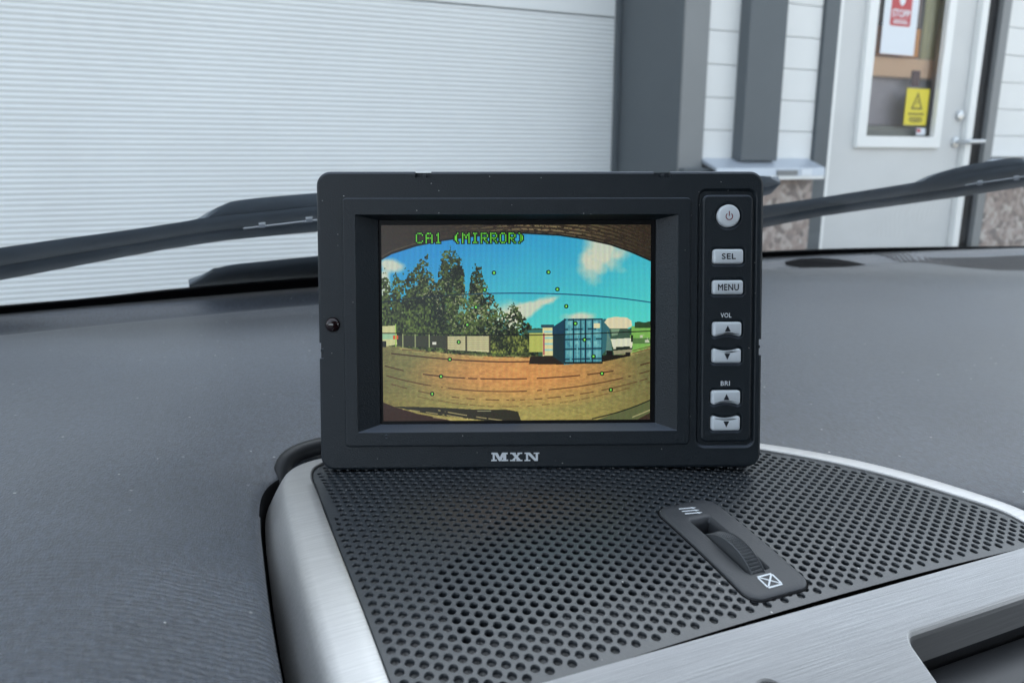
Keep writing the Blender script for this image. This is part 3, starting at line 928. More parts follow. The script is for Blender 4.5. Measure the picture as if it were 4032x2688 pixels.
def dash_pad():
    out = [(.0206, .02), (.0206, .06), (.0206, .10), (.0206, .13)] + outer_s + [(.3320, .1600), (.3400, .1560), (.3450, .1480), (.3455, .13), (.3455, .10), (.3455, .06), (.3455, .02)]
    # densify
    D_ = []
    for a, b in zip(out[:-1], out[1:]):
        n = max(1, int((Vector(b) - Vector(a)).length / .003))
        for k in range(n): D_.append((a[0] + (b[0] - a[0]) * k / n, a[1] + (b[1] - a[1]) * k / n))
    D_.append(out[-1])
    C = Vector((.17, .17))
    X0, X1, Y0 = -.55, 1.35, .015
    rows = []
    ks = [0.0] + list(np.linspace(0, 1, 120)[1:] ** 1.6)
    ns = len(D_)
    for i, q in enumerate(D_):
        a = Vector(D_[max(0, i - 1)]); c = Vector(D_[min(ns - 1, i + 1)])
        tt = (c - a).normalized(); nn = Vector((-tt.y, tt.x))
        q = Vector(q) + nn * .0012
        d = Vector(q) - C
        if q.y < .12 and q.x < .1: d = Vector((-1, -.25 * (1 - q.y / .12)))
        if q.y < .175 and q.x > .3: d = Vector((1, -.25 * (1 - q.y / .15)))
        d.normalize()
        lo, hi = 0, 3.0
        def inside(s):
            P = q + d * s
            return X0 < P.x < X1 and Y0 - .25 < P.y < yb(P.x)
        for _ in range(40):
            m = (lo + hi) / 2
            if inside(m): lo = m
            else: hi = m
        rows.append((q, d, lo, nn))
    n = len(rows)
    XY = np.zeros((len(ks), n, 2))
    for i, (q, d, smax, nn) in enumerate(rows):
        for k, t in enumerate(ks):
            P = q + d * (smax * t)
            XY[k, i] = (P.x, P.y)
    Z = dash_z(XY[..., 0], XY[..., 1])
    # rolled edge at the console gap
    S = np.linalg.norm(XY - XY[0:1], axis=-1)
    rr = .006
    s_ = np.clip(S / rr, 0, 1)
    Z = Z - rr * .6 * (1 - np.sqrt(np.clip(1 - (1 - s_) ** 2, 0, 1)))
    V = []; F = []
    for i in range(n): V.append((XY[0, i, 0], XY[0, i, 1], Z[0, i] - .02))
    for k in range(len(ks)):
        for i in range(n): V.append((XY[k, i, 0], XY[k, i, 1], Z[k, i]))
    for k in range(len(ks)):
        for i in range(n - 1): F.append((k * n + i, k * n + i + 1, (k + 1) * n + i + 1, (k + 1) * n + i))
    o = mesh('dash_pad', V, F, M['dash'], DASH, smooth=True)
    fix_normals(o)
    o.data.materials.append(M['black'])
    qx = {}
    for k in range(len(ks)):
        for i in range(n):
            if S[k, i] < .0007: qx[(round(XY[k, i, 0], 6), round(XY[k, i, 1], 6))] = 1
    vx = [qx.get((round(q.co.x, 6), round(q.co.y, 6)), 0) for q in o.data.vertices]
    for pl in o.data.polygons:
        if all(vx[q] for q in pl.vertices): pl.material_index = 1  # edge wall coloured black in place of the gap's shade
    return o
pad = dash_pad()
tag(pad, 'dusty dark grey padded dash top')

# closed floor below the console gap so that the gap stays dark
mesh('gap_floor', [(-.12, -.02, CZ - .215), (.50, -.02, CZ - .215), (.50, .62, CZ - .195), (-.12, .62, CZ - .195)], [(0, 1, 2, 3)], M['black'], DASH)

# ribbed defroster grille by the glass on the right
def defrost():
    V, F = [], []
    e0 = [(3395, 995), (3500, 1012), (3650, 1032), (3800, 1050), (3930, 1060), (4120, 1062)]
    def hitdash(px, py, h):
        r = ray(px, py); lo, hi = .2, 2.5
        for _ in range(50):
            m = (lo + hi) / 2; P = CAMP + r * m
            if P.z - h > float(dash_z(P.x, min(P.y, yb(P.x)))) : lo = m
            else: hi = m
        return CAMP + r * lo
    N = 460
    E = [hitdash(*e, .0012) for e in e0]
    P0, P1 = E[0], E[-1]
    ex = np.array([p.x for p in E]); ey = np.array([p.y for p in E])
    xs = np.linspace(ex[0], ex[-1] + .2, N)
    rows = []
    for i, x in enumerate(xs):
        yl = float(np.interp(x, ex, ey)); yh = yb(x) - .024
        ph = i % 6
        h = .0011 if ph in (1, 2, 3) else .0002
        L = []
        for k in range(7):
            y = yl + (yh - yl) * k / 6
            L.append((x + .35 * (y - yl), y, float(dash_z(x, y)) + (h if 0 < k else 0.0003)))
        rows.append(L)
    v, f = stitch(rows, closed=False)
    return mesh('defroster_grille', v, f, M['dash_rib'], DASH)
defrost()
# dark demister slot let into the lip
def slotpatch():
    pts = [(3090, 1030), (3150, 1018), (3230, 1015), (3300, 1020), (3360, 1030), (3410, 1042), (3330, 1049), (3230, 1052), (3140, 1050), (3095, 1042)]
    V = []
    for px, py in pts:
        r = ray(px, py); lo, hi = .2, 2.0
        for _ in range(50):
            m = (lo + hi) / 2; P = CAMP + r * m
            if P.z - .0006 > float(dash_z(P.x, min(P.y, yb(P.x)))): lo = m
            else: hi = m
        V.append(CAMP + r * lo)
    c = sum((Vector(q) for q in V), Vector()) / len(V)
    V2 = [tuple(q) for q in V] + [tuple(c + (q - c) * .8 - Vector((0, 0, .0003))) for q in V]
    n = len(V); F = [(i, (i + 1) % n, (i + 1) % n + n, i + n) for i in range(n)] + [tuple(range(n, 2 * n))]
    return mesh('demister_slot', V2, F, M['black'], DASH)
slotpatch()

# ---- windshield with its black border
WS = thing('windshield', 'clear curved windshield with black border along its lower edge', 'windshield', (.45, .69, ZB))
def gpt(x, t, off=0.0):
    return (x, yb(x) + .004 - t * cos(GS) + off * sin(GS), ZB - .003 + t * sin(GS) + off * cos(GS))
xs = np.linspace(-.55, 1.35, 60)
v, f = stitch([[gpt(x, t) for x in xs] for t in np.linspace(0, .865, 14)], closed=False)
mesh('glass', v, f, M['glass'], WS, smooth=True)
fx, ft = [], []
for px, py in [(0, 1192), (332, 1164), (718, 1123), (1243, 1081), (3009, 982), (3307, 971), (3746, 964.7), (4032, 962.5)]:
    P = on_glass(px, py, 0.0)
    fx.append(P.x); ft.append((yb(P.x) + .004 - P.y) / cos(GS))
xs2 = np.linspace(-.50, 1.30, 80)
T_ = np.interp(xs2, fx, ft)
v, f = stitch([[gpt(x, -.01, -.0015) for x in xs2], [gpt(x, t, -.0015) for x, t in zip(xs2, T_)], [gpt(x, t, -.0030) for x, t in zip(xs2, T_)], [gpt(x, -.01, -.0030) for x in xs2]], closed=False)
mesh('black_border', v, f, M['frit'], WS)

# ---- car roof that shades the dashboard (out of frame overhead)
RF = tag(thing('car_cab', None, None, (.4, -.6, zr(.4))), kind='structure')
RT = .70
v, f = stitch([[(x, yb(x) - RT, zr(.335)) for x in xs], [(x, yb(x) - RT - .08, zr(.36)) for x in xs], [(x, -1.3, zr(.45)) for x in xs], [(x, -1.3, zr(.49)) for x in xs], [(x, yb(x) - RT - .02, zr(.40)) for x in xs], [(x, yb(x) - RT, zr(.335)) for x in xs]], closed=False)
mesh('headliner', v, f, M['liner'], RF)
for xx in (-.56, 1.36):
    a = Vector(gpt(xx, -.02)); b = Vector(gpt(xx, .865))
    tube('windshield_pillar', [a, (a + b) / 2, b], [.045, .04, .045], M['cabin'], RF)
    box('door_panel', xx - .03 if xx < 0 else xx, xx if xx < 0 else xx + .03, -1.3, .55, .3, zr(-.08), M['cabin'], RF)
box('rear_light_block', -.59, 1.39, -1.33, -1.30, .3, zr(.445), M['cabin'], RF)  # unseen closure added to keep light from behind off the monitor
box('cab_floor', -.59, 1.39, -1.299, .9, .27, .299, M['cabin'], RF)

# ---- wipers outside the glass
def band(name, top, bot, prof, off, mat, parent, n=60, cap=True):
    """bar whose upper and lower edges pass through two pixel paths on the glass; prof = (t top->bottom, lift to the cabin)"""
    tx = [p[0] for p in top]; ty = [p[1] for p in top]; bx = [p[0] for p in bot]; by = [p[1] for p in bot]
    loops = []
    for k in range(n + 1):
        s = k / n
        px = top[0][0] + (top[-1][0] - top[0][0]) * s
        T = on_glass(px, float(np.interp(px, tx, ty)), off); Bt = on_glass(px, float(np.interp(px, bx, by)), off)
        nrm = Vector((0, -sin(GS) * -1, cos(GS))) * -1     # towards the cabin
        L = [tuple(T + (Bt - T) * t + nrm * d) for t, d in prof]
        loops.append(L)
    v, f = stitch(loops, cap, cap)
    return fix_normals(mesh(name, v, f, mat, parent, smooth='auto'))
def smooth_path(P, n=2): return chaikin(P, n)
BL = [(0, 0), (.06, .0012), (.25, .0020), (.42, .0016), (.50, .0006), (.54, -.0012), (.60, -.0014), (.64, .0002), (.76, .0012), (.90, .0010), (1, -.0004), (1, -.003), (.6, -.006), (.35, -.006)]
CV = [(0, 0), (.06, .0016), (.25, .0030), (.55, .0036), (.80, .0030), (.90, .0004), (1.0, .0), (1.0, -.004), (.35, -.006)]
lt = [(-260, 1010), (0, 975), (208, 945), (476, 909.5), (714, 874), (800, 858), (930, 845), (1244, 812), (1700, 780), (2300, 735), (2700, 705), (2960, 690), (3035, 695), (3072, 716)]
lb_ = [(-260, 1150), (0, 1106), (178, 1073), (446, 1022), (655, 984), (893, 948), (1244, 915), (1700, 880), (2300, 836), (2700, 806), (2960, 786), (3035, 765), (3072, 720)]
p0 = on_glass(1250, 900, .02)
W1 = tag(thing('wiper', 'black wiper blade rising behind the left edge of the monitor', 'wiper', tuple(p0)), group='windshield wipers')
band('blade', lt, lb_, BL, .012, M['wiper'], W1, 90)
ct = smooth_path([(720, 905), (775, 888), (806, 858), (833, 829), (880, 805), (930, 787), (1190, 764), (1244, 760), (1400, 750), (1520, 752), (1600, 790)])
cb = [(720, 907), (830, 905), (930, 893), (1040, 862), (1244, 845), (1600, 812)]
band('connector_cover', ct, cb, CV, .016, M['wiper'], W1, 60)
band('spring_strip', [(958, 897), (1250, 863)], [(958, 902), (1250, 868)], [(0, 0), (0, .0006), (1, .0006), (1, 0)], .0005, M['steel'], W1, 4)
for cx_, cy_ in ((1031, 886), (1217, 864)):
    band('clip', [(cx_ - 13, cy_ - 9), (cx_ + 13, cy_ - 11)], [(cx_ - 13, cy_ + 9), (cx_ + 13, cy_ + 7)], [(0, 0), (.1, .001), (.9, .001), (1, 0)], -.0005, M['print'], W1, 4)
at = [(744, 1116), (800, 1084), (835, 1058), (855, 1051), (878, 1056), (892, 1044), (960, 1036), (1244, 1008), (1700, 960), (2200, 930)]
ab = [(744, 1122), (800, 1122), (835, 1118), (892, 1115), (1244, 1092), (1700, 1050), (2200, 1010)]
band('wiper_arm', at, ab, [(0, 0), (.08, .0012), (.5, .002), (1, .002), (1, -.003), (.35, -.004)], .004, M['wiper'], W1, 60)

rt = [(2700, 850), (3015, 809), (3235, 777), (3488, 737), (3640, 712), (4032, 645), (4300, 600)]
rb = [(2700, 950), (3015, 896), (3235, 853), (3416, 827), (3777, 777), (4032, 737), (4300, 695)]
W2 = tag(thing('wiper', 'black wiper blade crossing in front of the entrance door', 'wiper', tuple(on_glass(3500, 780, .02))), group='windshield wipers')
band('blade', rt, rb, BL, .012, M['wiper'], W2, 70)
ct = smooth_path([(3540, 756), (3600, 738), (3630, 716), (3669, 690), (3770, 658), (3886, 636), (4016, 618), (4050, 640), (4060, 690)])
cb = [(3540, 758), (3650, 744), (3770, 722), (3886, 700), (4060, 672)]
band('connector_cover', ct, cb, CV, .016, M['wiper'], W2, 50)
band('spring_strip', [(3800, 727), (4040, 692)], [(3800, 731), (4040, 696)], [(0, 0), (0, .0006), (1, .0006), (1, 0)], .0005, M['steel'], W2, 4)
for cx_, cy_ in ((3858, 720), (4002, 701)):
    band('clip', [(cx_ - 10, cy_ - 8), (cx_ + 10, cy_ - 10)], [(cx_ - 10, cy_ + 8), (cx_ + 10, cy_ + 6)], [(0, 0), (.1, .001), (.9, .001), (1, 0)], -.0005, M['print'], W2, 4)

# ================================================================== MONITOR
MW, MH = .18745, .12537
mx_ = Vector((.918388, -.395680, .000366)); mu_ = Vector((.070644, .164877, .983781)); mz_ = -Vector((.389322, .903467, -.179373))
mc = Vector((.142516, .283951, -.065763 + CZ))
morg = mc - mu_ * (MH / 2)
MM = Matrix(((mx_.x, mu_.x, mz_.x, morg.x), (mx_.y, mu_.y, mz_.y, morg.y), (mx_.z, mu_.z, mz_.z, morg.z), (0, 0, 0, 1)))
MON = thing('monitor', 'black reversing monitor with lit colour screen standing on the grille', 'monitor', mat=MM)
def face(px, py, h=0.0):
    """pixel -> monitor face coordinates on the plane h above the face"""
    r = ray(px, py); o = morg + mz_ * h
    P = CAMP + r * ((o - CAMP).dot(mz_) / r.dot(mz_)) - o
    return (P.dot(mx_), P.dot(mu_))
def frect(pts, h=0.0):
    q = [face(*p, h) for p in pts]                  # TL TR BR BL
    return ((q[0][0] + q[3][0]) / 2, (q[1][0] + q[2][0]) / 2, (q[2][1] + q[3][1]) / 2, (q[0][1] + q[1][1]) / 2)
def lift(P, h): return [(x, y, h) for x, y in P]
def part(name, v, f, mat, parent=MON, smooth='auto', fix=True):
    o = mesh(name, v, f, mat, parent, smooth=smooth, local=True)
    return fix_normals(o) if fix else o

def notch_box(px0, px1, py0, py1):
    return frect([(px0, py0), (px1, py0), (px1, py1), (px0, py1)])
n1 = notch_box(1633, 1698, 670, 699); n2 = notch_box(2575, 2640, 670, 698)
n3 = notch_box(1240, 1275, 1350, 1412); n4 = notch_box(2988, 3020, 1335, 1398)
def outlines():
    """case outline with the four edge slots, and the same vertex list with the slots closed"""
    R = rrect(-MW / 2, MW / 2, 0, MH, .0058, 8)
    k = 9
    A, Bq = list(R[:k]), list(R[:k])                                    # lower right corner, then right edge upwards
    def add(closed, opened):
        for c, o in zip(closed, opened): Bq.append(c); A.append(o)
    e = .00001
    X = MW / 2
    add([(X, n4[2]), (X, n4[2] + e), (X, n4[3] - e), (X, n4[3])], [(X, n4[2]), (n4[0], n4[2] + e), (n4[0], n4[3] - e), (X, n4[3])])
    A += R[k:2 * k]; Bq += R[k:2 * k]                                   # top right corner, top edge leftwards
    for q in (n2, n1):
        add([(q[1], MH), (q[1] - e, MH), (q[0] + e, MH), (q[0], MH)], [(q[1], MH), (q[1] - e, q[2]), (q[0] + e, q[2]), (q[0], MH)])
    A += R[2 * k:3 * k]; Bq += R[2 * k:3 * k]                           # top left corner, left edge down
    add([(-X, n3[3]), (-X, n3[3] - e), (-X, n3[2] + e), (-X, n3[2])], [(-X, n3[3]), (n3[1], n3[3] - e), (n3[1], n3[2] + e), (-X, n3[2])])
    A += R[3 * k:]; Bq += R[3 * k:]
    return A, Bq
OUTN, OUT = outlines()
def inset_n(d):
    """inset the outer edge only; slot floors stay where they are"""
    F_ = offset(OUT, -d); out = []
    for a, b, c in zip(OUTN, OUT, F_):
        out.append(c if a == b else (a[0] if abs(a[0] - b[0]) > 1e-4 else c[0], a[1] if abs(a[1] - b[1]) > 1e-4 else c[1]))
    return out
BEZ = frect([(1347, 780), (2722, 780), (2712, 1745), (1362, 1762)])
GRV = frect([(2744, 742), (2984, 742), (2970, 1762), (2741, 1764)])
PNL = frect([(2765, 768), (2964, 768), (2955, 1737), (2759, 1739)])
bez_o = rrect(*BEZ, .0018, 5)
grv_o = rrect(*GRV, .0038, 5)
def body():
    loops = [lift(inset_n(.0012), 0.0), lift(inset_n(.0004), -.0004), lift(OUTN, -.0014), lift(OUTN, -.0045), lift(OUT, -.00452), lift(OUT, -.0085), lift(offset(OUT, -.0012), -.0088), lift(offset(OUT, -.0012), -.0094), lift(OUT, -.0097), lift(offset(OUT, -.0006), -.022), lift(offset(OUT, -.003), -.0265), lift(offset(OUT, -.008), -.028)]
    v, f = stitch(loops, False, True)
    tv, tf_ = tess(inset_n(.0012), [bez_o, grv_o], lambda x, y: 0.0)
    b0 = len(v); v += tv; f += [tuple(b0 + q for q in t) for t in tf_]
    # groove around the key panel
    g2 = offset(grv_o, -.0010)
    gv, gf = stitch([lift(grv_o, 0.0), lift(offset(grv_o, -.0004), -.0003), lift(g2, -.0012)], False, True)
    b0 = len(v); v += gv; f += [tuple(b0 + q for q in t) for t in gf]
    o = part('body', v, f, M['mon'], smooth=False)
    return o
bodyo = body()
def tab(x0, x1, y0, y1):
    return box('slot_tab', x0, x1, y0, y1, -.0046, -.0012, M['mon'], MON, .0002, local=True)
for (a, b, c, d) in (n1, n2):
    m = a + (b - a) * .48; tab(m, m + (b - a) * .20, c - .0003, MH - .0011)
for (x0, x1, c, d) in ((-MW / 2 + .0005, n3[1] + .0003, n3[2], n3[3]), (n4[0] - .0003, MW / 2 - .0005, n4[2], n4[3])):
    m = c + (d - c) * .42; tab(x0, x1, m, m + (d - c) * .2)

# raised bezel with the sloped recess down to the screen
RO = frect([(1398, 845), (2674, 842), (2665, 1691), (1408, 1707)], .0010)
HR = -.0048
RI = frect([(1488, 866), (2583, 864), (2580, 1662), (1497, 1674)], HR)
ro = rrect(*RO, .0004, 5); ri = rrect(*RI, .0003, 5)
v, f = stitch([lift(bez_o, -.0006), lift(bez_o, .0005), lift(offset(bez_o, -.0003), .0009), lift(offset(bez_o, -.0008), .0010), lift(ro, .0010), lift(offset(ro, -.0002), .0007), lift(ri, HR), lift(ri, HR - .0012)])
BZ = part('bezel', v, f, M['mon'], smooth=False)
# display: black border glass and lit picture
SI_ = frect([(1500, 887), (2562, 885), (2560, 1648), (1511, 1660)], HR - .0010)
v = lift([(RI[0] - .001, RI[2] - .001), (RI[1] + .001, RI[2] - .001), (RI[1] + .001, RI[3] + .001), (RI[0] - .001, RI[3] + .001)], HR - .0012)
SCR = part('screen_border', v, [(0, 1, 2, 3)], M['frit'], fix=False, smooth=False)

# ---- the picture on the screen, drawn procedurally
def screen_image():
    W, H = 720, 520
    PX0, PX1, PY0, PY1 = 1505., 2561., 886., 1654.
    yy, xx = np.mgrid[0:H, 0:W].astype(float)
    X = PX0 + (xx + .5) / W * (PX1 - PX0); Y = PY0 + (yy + .5) / H * (PY1 - PY0)
    def fbm(sx, sy, seed, octv=4):
        r = np.random.default_rng(seed); out = np.zeros((H, W)); amp = 1.; tot = 0
        for o in range(octv):
            nx, ny = max(2, int(W / sx * 2 ** o)), max(2, int(H / sy * 2 ** o))
            g = r.random((ny + 2, nx + 2))
            u = xx / W * nx; v_ = yy / H * ny; i = u.astype(int); j = v_.astype(int); fu = u - i; fv = v_ - j
            fu = fu * fu * (3 - 2 * fu); fv = fv * fv * (3 - 2 * fv)
            out += amp * ((g[j, i] * (1 - fu) + g[j, i + 1] * fu) * (1 - fv) + (g[j + 1, i] * (1 - fu) + g[j + 1, i + 1] * fu) * fv); tot += amp; amp *= .55
        return out / tot
    img = np.zeros((H, W, 3))
    def mixc(m, c):
        m = np.clip(m, 0, 1)[..., None]; img[:] = img * (1 - m) + np.array(c) / 255. * m
    def C(*c): return np.array(c) / 255.
    # sky
    a = np.clip((X - 1500) / 1060, 0, 1); b = np.clip((Y - 900) / 400, 0, 1)
    k = np.clip(.55 * a + .65 * b - .1 + .25 * (fbm(160, 120, 3) - .5), 0, 1)[..., None]
    img[:] = C(36, 132, 204) * (1 - k) + C(84, 212, 196) * k
    def ell(cx, cy, rx, ry, rot=0.0):
        dx, dy = X - cx, Y - cy; ca, sa = cos(rot), sin(rot)
        return 1 - np.sqrt(((dx * ca + dy * sa) / rx) ** 2 + ((-dx * sa + dy * ca) / ry) ** 2)
    nz = fbm(70, 60, 5)
    for (cx, cy, rx, ry, ro_, st) in ((2370, 985, 95, 75, .4, 1.1), (2320, 1040, 70, 60, .9, .7), (2430, 1010, 70, 40, -.4, .6), (2075, 1215, 120, 26, -.42, 1.3), (2160, 1182, 50, 12, -.4, .8), (1530, 1035, 45, 22, .2, 1.0), (1512, 1130, 22, 70, 0, 1.2), (2290, 1246, 60, 18, 0, .9), (1985, 1250, 60, 60, 0, .9)):
        e = ell(cx, cy, rx * 1.25, ry * 1.25, ro_)
        mixc(np.clip((e * 1.6 + (nz - .5) * 2.0) * st, 0, .88), (214, 214, 184))
    # far tree line right and left of the container
    fl = 1300 - 12 * fbm(30, 400, 11)
    mixc((Y > fl - 10 * fbm(12, 300, 12)) & (X > 2060), (52, 84, 62))
    mixc((Y > 1318) & (X > 2480), (120, 165, 80))
    mixc((Y > 1283) & (X > 2486) & (Y < 1385), (122, 176, 84)); mixc((Y > 1270 - 8 * fbm(14, 300, 14)) & (X > 2500) & (Y < 1290), (46, 72, 44))
    # trees
    T = [(1490, 1095), (1505, 1090), (1520, 1076), (1540, 1135), (1560, 1076), (1580, 1112), (1600, 1080), (1615, 1060), (1640, 1052), (1655, 1030), (1672, 1014), (1686, 1020), (1692, 1066), (1704, 1082), (1722, 1110), (1730, 1030), (1745, 1000), (1770, 996), (1790, 991), (1810, 1010), (1820, 1040), (1826, 1075), (1832, 1150), (1842, 1180), (1852, 1092), (1860, 1062), (1880, 1052), (1896, 1062), (1905, 1104), (1916, 1134), (1930, 1152), (1950, 1182), (1968, 1214), (1985, 1236), (1996, 1226), (2010, 1208), (2020, 1204), (2040, 1228), (2060, 1256), (2084, 1288), (2100, 1305), (2120, 1400)]
    top = np.interp(X, [t[0] for t in T], [t[1] for t in T])
    n1_ = fbm(14, 14, 21); n2_ = fbm(7, 7, 22, 3); n3_ = fbm(40, 40, 23)
    d = (Y - top) + (n1_ - .5) * 60 + (n2_ - .5) * 70 + 6
    tree = (d > 2) & (X < 2118)
    n5_ = fbm(5, 5, 27, 2); gaps = (n5_ > .60) & (d < 75) & (n3_ > .42)
    tm = np.clip(d / 6, 0, 1) * (X < 2118) * (~gaps)
    n6_ = fbm(4, 5, 28, 2); shade = np.clip(.33 + .7 * (n1_ - .5) + .9 * (n3_ - .5) + 1.5 * (n6_ - .5), 0, 1)[..., None]
    tc_ = C(18, 26, 15) * (1 - shade) + C(100, 122, 56) * shade
    tc_ = tc_ * 1.0
    img[:] = img * (1 - tm[..., None]) + tc_ * tm[..., None]
    # pale gaps and glints
    hot = np.exp(-((X - 1880) / 110) ** 2 - ((Y - 1215) / 70) ** 2) + .8 * np.exp(-((X - 1700) / 60) ** 2 - ((Y - 1135) / 30) ** 2) + .25 * np.exp(-((X - 1960) / 60) ** 2 - ((Y - 1270) / 40) ** 2)
    n4_ = fbm(4, 4, 31, 2)
    mixc((np.clip((n4_ - .70 + .10 * hot) * 14, 0, 1) * (hot > .12) * tm) * .55, (206, 206, 168))
    mixc(np.clip((fbm(5, 5, 32, 2) - .82) * 14, 0, 1) * tm * .5, (214, 220, 190))
    mixc(np.clip((fbm(7, 7, 33, 2) - .70) * 10, 0, 1) * tm * hot, (110, 190, 200))
    # ground
    gl = np.interp(X, [1500, 1560, 1640, 1750, 1900, 2050, 2175, 2380, 2490, 2562], [1352, 1360, 1372, 1386, 1398, 1402, 1400, 1408, 1388, 1364])
    gm = np.clip((Y - gl + (fbm(8, 8, 41) - .5) * 8) / 3, 0, 1)
    u = np.clip(1 - ((X - 2060) / 480) ** 2 - ((Y - 1470) / 150) ** 2, 0, 1)
    vv = np.clip((Y - 1500) / 150, 0, 1)
    gc = (C(140, 136, 84) * (1 - u[..., None]) + C(212, 146, 84) * u[..., None])
    gc = gc * (1 - .55 * vv[..., None]) + C(186, 164, 86) * .55 * vv[..., None]
    gc = gc * (.82 + .36 * fbm(9, 4, 43, 5))[..., None]
    gc *= np.clip(.72 + .28 * (1 - ((X - 2040) / 620) ** 2), .6, 1)[..., None]
    img[:] = img * (1 - gm[..., None]) + gc * gm[..., None]
    verge = np.exp(-((Y - gl - 4) / 9) ** 2) * (fbm(12, 4, 44) > .48)
    mixc(verge * .5, (206, 190, 120))
    def poly(P):
        m = np.zeros((H, W), bool); n = len(P)
        for i in range(n):
            (x0, y0), (x1, y1) = P[i - 1], P[i]
            if y0 == y1: continue
            c = ((y0 > Y) != (y1 > Y)) & (X < (x1 - x0) * (Y - y0) / (y1 - y0) + x0)
            m ^= c
        return m.astype(float)
    def line(P, w, c, a=1.0, dash=None):
        m = np.zeros((H, W))
        px = [q[0] for q in P]; py = [q[1] for q in P]
        co = np.polyfit(px, py, min(4, len(P) - 1)); y = np.polyval(co, X)
        m = np.clip(1.2 - np.abs(Y - y) / w, 0, 1) * (X >= px[0]) * (X <= px[-1])
        if dash: m = m * (fbm(dash, 900, int(py[0]), 2) > .40)
        mixc(m * a, c)
    def rect(x0, y0, x1, y1, c, a=1.0): mixc(((X > x0) & (X < x1) & (Y > y0) & (Y < y1)) * a, c)
    # fence, gate, van
    mixc(poly([(1560, 1316), (1758, 1318), (1758, 1368), (1560, 1356)]), (54, 58, 44))
    for xp in (1585, 1633, 1688): rect(xp - 2, 1308, xp + 2, 1364, (150, 160, 110))
    rect(1700, 1342, 1716, 1352, (220, 222, 200))
    mixc(poly([(1758, 1320), (1928, 1320), (1928, 1384), (1758, 1372)]), (196, 192, 146))
    for k_ in range(7): line([(1760, 1326 + k_ * 7), (1926, 1327 + k_ * 7.5)], 1.3, (120, 112, 78), .8)
    for xp in (1757, 1834, 1926): rect(xp - 3, 1312, xp + 3, 1384, (58, 56, 40))
    mixc(poly([(1500, 1280), (1556, 1276), (1560, 1310), (1562, 1352), (1500, 1360)]), (196, 196, 140)); rect(1500, 1308, 1560, 1330, (150, 190, 150)); rect(1546, 1316, 1566, 1330, (214, 84, 44)); rect(1500, 1338, 1520, 1362, (30, 32, 28)); rect(1555, 1270, 1559, 1360, (150, 190, 80))
    bush = ((X > 1930) & (X < 2100) & (Y > 1318) & (Y < 1388)) * (n1_ > .22)
    img[:] = img * (1 - bush[..., None]) + (C(30, 40, 24) * (1 - shade) + C(150, 160, 74) * shade) * bush[..., None]
    # small hut, green patch
    rect(2082, 1306, 2134, 1384, (176, 182, 92)); rect(2076, 1296, 2136, 1308, (56, 110, 104))
    rect(2134, 1284, 2176, 1400, (226, 214, 150)); rect(2128, 1276, 2180, 1288, (40, 74, 84))
    for k_ in range(4): rect(2140, 1300 + 24 * k_, 2176, 1308 + 24 * k_, (150, 200, 190))
    rect(2136, 1310, 2143, 1396, (150, 60, 70), .7)
    # container: shadow, side, doors with bars
    mixc(poly([(2086, 1401), (2178, 1398), (2226, 1434), (2080, 1431)]), (40, 32, 22))
    mixc(poly([(2174, 1286), (2222, 1254), (2222, 1435), (2176, 1402)]), (26, 62, 82)); mixc(poly([(2176, 1318), (2222, 1316), (2222, 1435), (2176, 1402)]), (28, 52, 56))
    fr = poly([(2220, 1252), (2371, 1252), (2371, 1422), (2220, 1435)])
    mixc(fr, (72, 142, 152))
    cx_ = [2222, 2257, 2285, 2304, 2331, 2370]; cy_ = [1256, 1294, 1334, 1372, 1412]
    rc = np.random.default_rng(77)
    for xa, xb in zip(cx_[:-1], cx_[1:]):
        for ya, yb_ in zip(cy_[:-1], cy_[1:]):
            m = np.clip(np.minimum(np.minimum(X - xa - 4, xb - 4 - X), np.minimum(Y - ya - 5, yb_ - 5 - Y)) / 4, 0, 1) * fr
            g1 = np.clip(1 - (Y - ya) / (yb_ - ya), 0, 1)
            mixc(m * (.35 + .5 * g1) * rc.uniform(.6, 1.0), (142, 208, 204)); mixc(m * np.clip((fbm(6, 10, int(xa + ya), 3) - .5) * 4, 0, 1) * .6, (36, 92, 120))
    for xp, w_ in ((2222, 2.2), (2257, 2.0), (2285, 1.6), (2304, 3), (2331, 2.0), (2370, 2.4)): rect(xp - w_, 1252, xp + w_, 1430, (16, 46, 62), .95)
    for xp in (2246, 2272, 2318, 2350): rect(xp - 1.2, 1256, xp + 1.2, 1424, (150, 214, 214), .45)
    for yp in (1256, 1294, 1334, 1372, 1412): mixc(fr * np.clip(1.2 - np.abs(Y - yp - (X - 2295) * -.02) / 3.6, 0, 1) * .9 * (fbm(9, 200, int(yp), 2) > .30), (16, 42, 56))
    rect(2336, 1272, 2361, 1291, (236, 224, 170)); rect(2222, 1424, 2372, 1431, (18, 26, 26), .9)
    # motorhome
    mixc(poly([(2371, 1255), (2384, 1254), (2398, 1280), (2404, 1340), (2380, 1385), (2371, 1395)]), (50, 104, 112))
    mixc(poly([(2378, 1268), (2390, 1252), (2420, 1246), (2468, 1249), (2486, 1262), (2488, 1282), (2470, 1292), (2400, 1292)]), (226, 212, 172))
    mixc(poly([(2400, 1292), (2470, 1292), (2482, 1330), (2406, 1334)]), (62, 88, 72)); mixc(poly([(2404, 1294), (2440, 1294), (2430, 1318), (2408, 1322)]), (120, 150, 120))
    mixc(poly([(2404, 1334), (2482, 1330), (2492, 1346), (2490, 1364), (2412, 1368)]), (222, 226, 190)); mixc(poly([(2390, 1300), (2404, 1334), (2412, 1400), (2384, 1392)]), (92, 128, 118))
    mixc(poly([(2412, 1366), (2490, 1362), (2490, 1374), (2414, 1380)]), (34, 44, 36)); rect(2414, 1366, 2424, 1374, (210, 214, 180)); rect(2480, 1360, 2489, 1369, (210, 214, 180))
